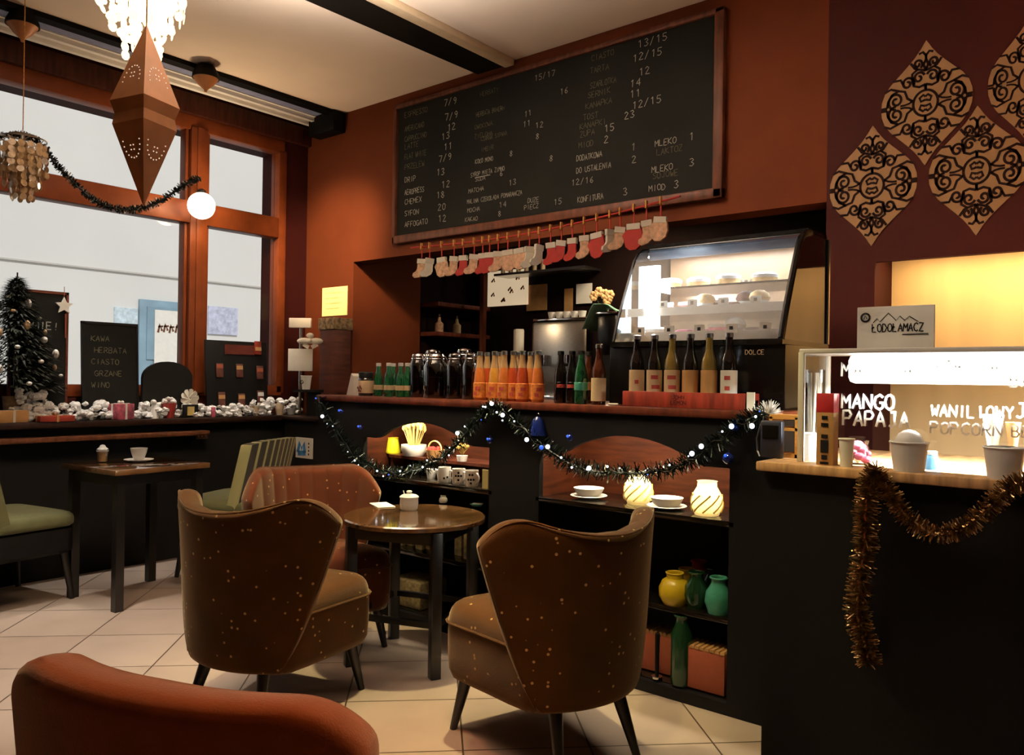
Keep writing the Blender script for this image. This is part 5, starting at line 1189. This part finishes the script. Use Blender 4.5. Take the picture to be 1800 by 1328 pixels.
# Christmas tree
tp = at(12, 478, X=-5.34); tr = thing('christmas_tree', 'dark little Christmas tree with white ornaments at the left end of the window', 'christmas tree', (-5.32, tp.y + .05, LZ)); th_ = tp.z - LZ
mk('trunk', MB().cyl((0, 0, .2), (0, 0, th_), .012, .004), 'wood_dark', tr)
k = MB()
for i in range(5000):
    f = random.random() ** .8; z = .22 + (th_ - .23) * f; R = .02 + .27 * (1 - f) ** .8; a = random.uniform(0, 2 * PI); s = random.uniform(.25, 1)
    p = V((R * s * math.cos(a) * .8, R * s * math.sin(a), z - .05 * s)); d = V((math.cos(a), math.sin(a), random.uniform(-.7, .3))).normalized() * random.uniform(.03, .06); w_ = d.cross(Z).normalized() * .008
    k.geo([p - w_, p + w_, p + d], [(0, 1, 2)])
mk('foliage', k, 'needle', tr, smooth=False, fix=False)
for i in range(34):
    f = (i + .5) / 36; z = .26 + (th_ - .30) * f; a = i * 2.4; R = .26 * (1 - f) ** .8 + .02
    q = MB(); s = random.choice([.013, .017, .02]); q.sph((0, 0, 0), s, 8, 6, (1, 1, random.choice([1, 1.5, .7]))); mk('ornament', q, random.choice(['white', 'frost', 'frost', 'shell']), tr, loc=(R * .75 * math.cos(a), R * math.sin(a), z - .04))
mk('pot', MB().lathe([(.001, 0), (.055, 0), (.068, .15), (.062, .15), (.001, .12)]), pm('burlap_pot', '6a563c', .9, var=.4, scale=40), tr)


def chalkboard(name, c0, c1, X, label, lean=.0, rail=None):
    a, c = at(*c0, X=X), at(*c1, X=X); w_ = abs(c.y - a.y); h = a.z - LZ - .003; t = thing(name, label, 'chalkboard', (X, (a.y + c.y) / 2, LZ))
    t.rotation_euler = (0, -lean, 0)
    mk('slate', MB().bb((0, -w_ / 2 + .012, .012), (.012, w_ / 2 - .012, h - .012)), 'chalkboard', t)
    q = MB(); q.bb((-.004, -w_ / 2, 0), (.018, w_ / 2, .014)); q.bb((-.004, -w_ / 2, h - .016), (.018, w_ / 2, h)); q.bb((-.004, -w_ / 2, 0), (.018, -w_ / 2 + .014, h)); q.bb((-.004, w_ / 2 - .014, 0), (.018, w_ / 2, h)); mk('frame', q, rail or 'black', t)
    return t, w_, h, frame((.0125, 0, 0), (0, 1, 0), (0, 0, 1))


t, w_, h, F = chalkboard('chalkboard_sign', (15, 505), (118, 600), -5.40, 'tall chalkboard with HIE lettering behind the Christmas tree', 0, wood('sign_top_wood', '4a2418', .5))
k = MB(); write(k, 'HIE!', F, -w_ / 2 + .40 * w_, h * .70, .045, .11, 5.0); mk('chalk_lettering', k, 'chalk', t)
t, w_, h, F = chalkboard('chalkboard_sign', (146, 563), (244, 640), -5.36, 'black chalkboard with faint writing, in the middle of the left window pane', .06)
for i, s in enumerate(('KAWA', 'HERBATA', 'CIASTO', 'GRZANE', 'WINO')): k = MB(); write(k, s, F, -w_ * .34 + .02 * (i % 2), h * (.80 - .12 * i), .035, .09, 5.2); mk('chalk_lettering', k, 'chalk_dim', t)
a, c = at(248, 642, X=-5.33), at(335, 642, X=-5.33); w_ = c.y - a.y; h = a.z - LZ + .02
q = MB(); q.prism([(-w_ / 2, 0), (w_ / 2, 0), (w_ / 2, h * .72)] + [(w_ / 2 * math.cos(PI * i / 14), h * .72 + h * .30 * math.sin(PI * i / 14)) for i in range(1, 14)] + [(-w_ / 2, h * .72)], .03, frame((0, 0, 0), (0, 1, 0), (0, 0, 1)))
o = mk('round_top_board', q, 'chalkboard', loc=(-5.33, (a.y + c.y) / 2, LZ)); tag(o, 'black board with a rounded top left of the window mullion', 'board')
# chocolate display board with pouches
a, c = at(364, 597, X=-5.30), at(470, 690, X=-5.30); w_ = c.y - a.y; h = a.z - LZ
t = thing('chocolate_display', 'black display board hung with chocolate bars right of the mullion', 'display stand', (-5.30, (a.y + c.y) / 2, LZ)); t.rotation_euler = (0, -.08, 0)
mk('board', MB().bb((0, -w_ / 2, 0), (.018, w_ / 2, h), .003), 'black', t); mk('header', MB().bb((.018, -w_ * .2, h * .82), (.022, w_ * .3, h * .95)), wood('dim_red_wood', '4a1f18', .5), t)
CGP = 'chocolate bars on the black display board'
for i, (u, v, lab) in enumerate(((-.30, .60, 'chocolate bar in the upper row of the display, by the mullion'), (.02, .60, 'chocolate bar in the upper row, middle of the display'), (.36, .58, 'chocolate bar in the upper row at the right display edge'), (-.28, .22, 'chocolate bar in the lower row of the display, by the mullion'), (.04, .20, 'chocolate bar in the lower row, middle of the display'), (.36, .24, 'chocolate bar in the lower row at the right display edge'), (.34, .92, 'chocolate bar clipped to the top corner of the display'))):
    p = t.matrix_basis @ V((.024, u * w_, v * h)); o = thing('chocolate_bar', lab, 'chocolate', p, 0, CGP); o.rotation_euler = (0, -.08, 0)
    mk('wrapper', MB().box((.004, 0, 0), (.010, .055, .10), bev=.002), random.choice(['cocoa', 'cocoa', 'crate']), o); mk('band', MB().box((.006, 0, random.uniform(-.02, .03)), (.009, .050, .028)), random.choice(['kraft', 'terracotta', 'kraft', 'paper']), o)
# star ornament on the tall chalkboard
def star2(r1, r2, n=5): return [((r1 if i % 2 == 0 else r2) * math.sin(PI * i / n), (r1 if i % 2 == 0 else r2) * math.cos(PI * i / n)) for i in range(2 * n)]
p = at(112, 538, X=-5.36); t = thing('star_ornament', 'white wooden star hanging at the corner of the tall chalkboard', 'ornament', p); mk('star', MB().prism(star2(.055, .026), .01, frame((0, 0, 0), (0, 1, 0), (0, 0, 1))), 'felt', t, smooth=False); mk('ribbon', MB().cyl((.005, 0, .05), (.005, .0, .12), .002, seg=5).cyl((.005, .01, -.05), (.005, .012, -.20), .004, seg=6), 'terracotta', t)
# cotton snow strewn along the counter: stuff nobody could count
k = MB()
for a0, a1, n, X0, dx, hmax in ((30, 80, 60, -5.27, .05, .17), (60, 195, 90, -5.25, .06, .09), (236, 340, 75, -5.26, .05, .08), (345, 440, 70, -5.22, .05, .06), (440, 528, 75, -5.25, .05, .10)):
    for i in range(n):
        px = random.uniform(a0, a1); X = X0 + random.uniform(-dx, dx); p = at(px, 715, X=X); r = random.uniform(.010, .028); z = LZ + r * .6 + (random.random() ** 2) * hmax
        k.sph((X, p.y, z), r, 7, 5, (1, 1.2, .8))
for v in k.bm.verts: v.co += V((random.uniform(-.006, .006), random.uniform(-.006, .006), random.uniform(0, .008)))
o = mk('cotton_snow', k, 'frost', smooth=False); o['kind'] = 'stuff'; tag(o, 'white cotton snow heaped along the window counter between the ornaments', 'decoration')
def gift(px, X, d_, mat, rib, label, rz=.3, z=LZ, py=720):
    p = at(px, py, X=X); t = thing('gift_box', label, 'gift', (X, p.y, z), rz); mk('box', MB().box((0, 0, d_[2] / 2), d_, bev=.004), mat, t); mk('ribbon', MB().box((0, 0, d_[2] / 2), (d_[0] + .004, .014, d_[2] + .004)).box((0, 0, d_[2] / 2), (.014, d_[1] + .004, d_[2] + .004)).sph((.014, 0, d_[2] + .01), .014, 8, 6, (1, .6, .7)).sph((-.014, 0, d_[2] + .01), .014, 8, 6, (1, .6, .7)), rib, t)
gift(212, -5.24, (.10, .13, .10), m := pm('striped_gift_paper', 'a34a5a', .6, var=.7, scale=30), 'paper', 'tilted red and white gift box before the small chalkboard')
gift(20, -5.205, (.07, .16, .07), 'kraft', 'felt', 'brown gift box at the left end of the counter under the tree', .1, LZ, 738)
gift(95, -5.20, (.10, .2, .035), 'crate', 'kraft', 'flat red brown gift box on the counter edge below the tall chalkboard', .05, LZ, 738)
p = at(297, 700, X=-5.24); t = thing('popcorn_bucket', 'red striped popcorn bucket on the counter before the round-topped board', 'popcorn', (-5.24, p.y, LZ)); mk('bucket', MB().lathe([(.001, 0), (.034, 0), (.05, .10), (.046, .10), (.001, .08)], seg=10), pm('bucket_stripes', '8e2a22', .6, var=.7, scale=18, stretch=(1, 3, .1)), t)
k = MB()
for i in range(26): a = random.uniform(0, 2 * PI); s = .04 * random.random() ** .5; k.sph((s * math.cos(a), s * math.sin(a), .10 + .035 * (1 - s / .04) + random.uniform(0, .012)), random.uniform(.010, .015), 7, 5)
mk('popcorn', k, 'frost', t)
def angel(px, X, h, label):
    p = at(px, 705, X=X); t = thing('angel_figurine', label, 'figurine', (X, p.y, LZ)); mk('robe', MB().lathe([(.001, 0), (h * .26, 0), (h * .22, h * .2), (h * .10, h * .68), (.001, h * .7)]), 'white', t); mk('head', MB().sph((0, 0, h * .82), h * .15, 12, 8), 'white', t)
    k = MB()
    for s in (1, -1): k.prism([(0, 0), (s * h * .34, h * .2), (s * h * .30, -h * .12), (s * h * .1, -h * .22)], .006, frame((-.012, 0, h * .52), (0, 1, 0), (0, 0, 1)))
    mk('wings', k, 'frost', t)
angel(270, -5.22, .13, 'white angel figurine beside the striped popcorn bucket'); angel(334, -5.22, .10, 'small white angel figurine left of the display board foot'); angel(420, -5.20, .10, 'white angel figurine under the chocolate display')
p = at(330, 665, X=-5.30); t = thing('paper_flower', 'cream paper rosette leaning at the mullion foot', 'ornament', (-5.27, p.y, LZ + .10)); k = MB()
for i in range(9): a = 2 * PI * i / 9; k.prism([(0, -.012), (.06, -.020), (.068, 0), (.06, .020), (0, .012)], .004, frame((0, 0, .03), (0, math.cos(a), math.sin(a)), (0, -math.sin(a), math.cos(a))) @ Matrix.Rotation(.35, 4, 'X'))
mk('petals', k, 'felt', t, smooth=False); mk('stand', MB().cyl((0, 0, .03), (0, 0, -.10), .006), 'black', t)
p = at(335, 697, X=-5.2); t = thing('photo_frame', 'small easel frame with a gold motif beside the mullion foot', 'picture frame', (-5.2, p.y, LZ)); mk('frame', MB().box((0, 0, .045), (.012, .11, .09), bev=.002), 'black', t); mk('picture', MB().box((.0065, 0, .045), (.003, .05, .06)), 'wheat', t)
# cluster of glass ornaments by the right pane
for i, (px, h, lab) in enumerate(((448, .07, 'clear faceted ornament at the left of the white glass cluster'), (470, .10, 'tall clear glass tumbler in the white glass cluster'), (492, .085, 'clear glass bowl in the middle of the white glass cluster'), (512, .07, 'clear glass votive at the right of the white glass cluster'))):
    p = at(px, 705, X=-5.24); t = thing('glass_votive', lab, 'glass', (-5.24, p.y, LZ)); mk('glass', MB().lathe([(.001, 0), (.026, 0), (.034, h * .5), (.036, h), (.032, h), (.028, h * .4), (.001, .006)], seg=10), 'frost' if i % 2 else 'cream', t, smooth=False); mk('candle', MB().lathe([(.001, h * .5), (.022, h * .5), (.022, h * 1.08), (.001, h * 1.1)]), 'white', t)
for i, (px, lab) in enumerate(((474, 'pale bauble lying at the counter edge under the glass cluster, left'), (522, 'pale bauble lying at the counter edge under the glass cluster, right'))):
    p = at(px, 714, X=-5.19); t = thing('bauble', lab, 'ornament', (-5.185, p.y, LZ + .018)); mk('ball', MB().sph((0, 0, 0), .018, 12, 8), 'white', t); mk('cap', MB().cyl((.016, 0, .004), (.022, 0, .006), .006, seg=8), 'chrome', t)
p = at(377, 715, X=-5.15); o = mk('card_holder', MB().box((0, 0, .035), (.01, .03, .07), bev=.002), 'pink', loc=(-5.165, p.y, LZ - .012 + .012)); tag(o, 'small dusky pink card at the counter edge below the chocolate display', 'card')

# coffee corner at the right end of the window counter
cz = LZ
cs = thing('cup_stand', 'dark cabinet with a patterned top holding cards and a paper cup in the window corner', 'cabinet', (-5.10, 3.80, cz)); q0 = at(572, 560, Y=3.72)
hh = q0.z - cz
cx = at(572, 620, Y=3.74).x; cs.location = (cx, 3.83, cz)
mk('cabinet', MB().box((0, 0, hh * .45), (.17, .16, hh * .9), bev=.004), wood('cup_stand_wood', '3a1d14', .5), cs); mk('patterned_top', MB().box((0, 0, hh * .95), (.19, .18, hh * .12), bev=.004), pm('dotted_brown', '6a5638', .8, var=.8, scale=40), cs)
bt_ = thing('white_box_sign', 'white rectangular card above the ribbon in the window corner', 'sign', at(528, 568, Y=3.72)); bt_.rotation_euler = (0, 0, .66); mk('card', MB().box((0, 0, 0), (.17, .03, .075), bev=.004), 'paper', bt_); mk('post', MB().cyl((0, .02, -.03), (0, .02, -(bt_.location.z - LZ)), .012, seg=10), 'steel', bt_); bt_.name = 'card_sign'
p = at(528, 633, Y=3.70); o = mk('square_card', MB().box((0, 0, 0), (.19, .006, .17), bev=.002), 'paper', loc=p, rot=(0, 0, .66)); tag(o, 'large square white card hanging below the white ribbon in the corner', 'card')
p = at(545, 600, Y=3.69); k = MB()
for s, z, w_ in ((-1, 0, .055), (1, 0, .055)): k.sph((s * .045, 0, z), w_, 12, 8, (1, .35, .45))
k.sph((0, -.01, 0), .022, 10, 8); k.sph((0, 0, .042), .03, 10, 8, (1, .5, .7)); k.box((-.03, 0, -.035), (.05, .012, .03), ry=.5); k.box((.035, 0, -.035), (.05, .012, .03), ry=-.5)
o = mk('ribbon_bow', k, 'felt', loc=p, rot=(0, 0, .66)); tag(o, 'puffy white ribbon bow between the two white corner cards', 'ribbon')
p = at(538, 685, Y=3.62); t = thing('paper_cup', 'white paper cup with a round black emblem in the window corner', 'cup', (p.x, 3.62, p.z)); mk('cup', MB().lathe([(.001, 0), (.028, 0), (.040, .10), (.037, .10), (.001, .02)]), 'paper', t); mk('rim', MB().tube([(.040 * math.cos(a), .040 * math.sin(a), .10) for a in [2 * PI * i / 18 for i in range(18)]], .003, 6, True), 'paper', t)
k = MB(); n = frame((0, -.0385, .055), (.9, .43, 0), (0, .12, 1)); k.stroke([(.013 * math.cos(a), .013 * math.sin(a)) for a in [2 * PI * i / 16 for i in range(17)]], .006, n); k.stroke([(-.006, -.006), (0, .006), (.006, -.006)], .004, n); mk('emblem', k, 'black', t)
o = mk('cup_shelf', MB().box((0, 0, 0), (.16, .16, .02)).box((0, .05, -(p.z - LZ) / 2), (.12, .04, p.z - LZ - .02)), 'black', loc=(p.x, 3.64, p.z - .0105)); tag(o, 'small black ledge under the paper cup with the emblem', 'shelf')
# yellow note on the orange wall
a, c = at(567, 507, Y=YW - .004), at(610, 554, Y=YW - .004); o = mk('notice', MB().bb((a.x, YW - .006, c.z), (c.x, YW - .001, a.z)), 'yellowpaper'); tag(o, 'pale yellow notice taped on the orange wall beside the window', 'notice')
k = MB(); n = frame((a.x, YW - .0068, c.z), (1, 0, 0), (0, 0, 1)); ww, h2 = c.x - a.x, a.z - c.z
for i in range(4): k.stroke([(ww * .15, h2 * (.8 - .18 * i)), (ww * (.8 - .1 * (i % 2)), h2 * (.8 - .18 * i))], .006, n)
mk('print', k, 'wheat', o)

# ================================================================== ON THE ICE CREAM COUNTER
a, c = at(1507, 541, Y=IY + .22), at(1642, 603, Y=IY + .22)
t = thing('name_sign', 'white sign with a mountain drawing and LODOLAMACZ lettering on top of the glass screen', 'sign', (a.x, IY + .22, IZ + gz - .018)); ww, h2 = c.x - a.x, a.z - t.location.z
mk('board', MB().bb((0, 0, 0), (ww, .012, h2), .002), 'paper', t)
k = MB(); n = frame((0, -.001, 0), (1, 0, 0), (0, 0, 1))
write(k, 'lODOlAMACZ', n, ww * .21, h2 * .40, h2 * .19, .14, 4.9, .1, .72)
mts = [(.22, .62), (.27, .72), (.31, .64), (.42, .84), (.52, .66), (.57, .76), (.63, .66), (.69, .75), (.80, .62)]
k.stroke([(x * ww, y * h2) for x, y in mts], .0028, n)
k.stroke([(ww * .115 + .013 * math.cos(q), h2 * .75 + .013 * math.sin(q)) for q in [2 * PI * i / 18 for i in range(19)]], .006, n); k.stroke([(ww * .115 - .005, h2 * .75 - .006), (ww * .115 - .001, h2 * .75 + .006), (ww * .115 + .005, h2 * .75 - .004)], .003, n)
k.stroke([(ww * .60, h2 * .33), (ww * .93, h2 * .335)], .0035, n)
mk('lettering', k, 'black', t)
def ic_(px, py, Y): p = at(px, py, Y=Y); return V((p.x, Y, IZ))
# kraft box with a red top
p = ic_(1454, 790, IY + .07); t = thing('cup_sleeve_box', 'tall kraft box with a red top and printed cups, before the left glass edge', 'box', p); bh = at(1454, 692, Y=IY + .05).z - IZ
mk('box', MB().box((0, 0, bh / 2), (.052, .05, bh), bev=.002), 'kraft', t); mk('red_top', MB().box((0, 0, bh * .865), (.053, .051, bh * .27), bev=.002), 'redcard', t)
n = frame((0, -.0262, 0), (1, 0, 0), (0, 0, 1))
for z, w2_, hh_ in ((.66, .018, .012), (.56, .022, .012), (.40, .02, .012), (.26, .024, .04), (.11, .018, .014), (.03, .026, .008)): k = MB(); k.stroke([(-w2_ / 2, z * bh), (w2_ / 2, z * bh)], hh_, n); mk('print', k, 'black', t)
# straws in an acrylic tube
t = thing('straw_dispenser', 'clear acrylic holder with cones and straws inside the left end of the glass screen', 'dispenser', ic_(1432, 790, IY + .22)); mk('tube', MB().lathe([(.03, .004), (.03, .30), (.028, .30), (.028, .004)], seg=20), 'glass', t); mk('base', MB().lathe([(.001, 0), (.033, 0), (.033, .01), (.001, .01)]), 'white', t)
k = MB()
for i in range(7): a = i * .9; k.cyl((.012 * math.cos(a), .012 * math.sin(a), .01), (.02 * math.cos(a + .6), .02 * math.sin(a + .6), .29), .0035, seg=6)
mk('straws', k, 'felt', t)
def tub(px, py, Y, r, h, lab, lid=False):
    t = thing('ice_cream_cup', lab, 'cup', ic_(px, py, Y), 0, 'white cups on the ice cream counter'); mk('cup', MB().lathe([(.001, 0), (r * .8, 0), (r, h), (r * .93, h), (r * .75, .006), (.001, .006)]), 'white', t); mk('rim', MB().tube([(r * math.cos(a), r * math.sin(a), h) for a in [2 * PI * i / 20 for i in range(20)]], .003, 6, True), 'white', t)
    if lid: mk('ice_cream', MB().sph((0, 0, h * .95), r * .8, 12, 8), 'white', t)
tub(1422, 795, IY + .15, .025, .09, 'slim white cup at the left glass edge behind the kraft box'); tub(1488, 792, IY + .05, .022, .085, 'slim white cup just right of the kraft box'); tub(1598, 800, IY + .06, .052, .085, 'wide white tub heaped with ice cream, under the popcorn lettering', True); tub(1765, 815, IY + .055, .05, .085, 'wide white tub near the right picture edge')
t = thing('sweets_bag', 'pink bag of sweets on the counter right of the kraft box', 'sweets', ic_(1508, 785, IY + .17)); k = MB()
for i in range(14): a = i * 2.4; s = .03 * (i / 14) ** .5; k.sph((s * math.cos(a), s * math.sin(a), .012 + .05 * (1 - i / 14)), .014, 8, 6, (1.3, 1, .9))
mk('sweets', k, 'pink', t); mk('bag', MB().lathe([(.001, 0), (.035, 0), (.042, .03), (.030, .06), (.034, .075), (.028, .06), (.038, .03), (.001, .003)], seg=12), 'glass', t)
t = thing('sprinkle_jar', 'little blue and white sprinkle jar beside the wide ice cream tub', 'jar', ic_(1637, 795, IY + .17)); mk('jar', MB().lathe([(.001, 0), (.02, 0), (.022, .03), (.016, .045), (.001, .045)]), 'blue_print', t); mk('lid', MB().lathe([(.017, .045), (.017, .055), (.001, .055)]), 'white', t)
k = MB()
for i in range(3): k.cyl((.03 * i, 0, 0), (.03 * i + .02, 0, -.0), .004)
t = thing('waffle_cone', 'pair of waffle cone paper sleeves leaning behind the right lettering', 'cones', ic_(1745, 800, IY + .20)); mk('cone', MB().lathe([(.001, 0), (.028, .17), (.001, .17)]), 'felt', t); mk('paper_cone', MB().lathe([(.001, 0), (.02, .15), (.001, .15)], (.05, 0, 0)), 'kraft', t)
# card reader and wooden menu rack at the left counter end
t = thing('card_reader', 'dark blue payment terminal standing at the left end of the ice cream counter', 'card reader', ic_(1357, 795, IY + .16)); hh = at(1357, 740, Y=IY + .16).z - IZ
mk('body', MB().box((0, 0, hh / 2), (.075, .03, hh), bev=.006), pm('navy_plastic', '10141f', .4), t); mk('screen', MB().box((0, -.016, hh * .7), (.055, .003, hh * .35)), 'blackgloss', t); mk('cable', MB().tube([(-.04, 0, hh * .9), (-.05, -.01, hh * .5), (-.046, -.01, .02), (-.03, -.03, .004)], .003, 6), 'steel', t)
t = thing('menu_rack', 'honey coloured wooden rack beside the payment terminal', 'rack', ic_(1386, 795, IY + .26)); hh = at(1386, 733, Y=IY + .26).z - IZ
for x_ in (-.045, .045): mk('side', MB().box((x_, 0, hh / 2), (.012, .10, hh)), 'wood_light', t)
for z_, h_ in ((hh, .014), (hh * .7, .010), (.006, .012)): mk('shelf', MB().box((0, 0, z_), (.10, .10, h_)), 'wood_light', t)
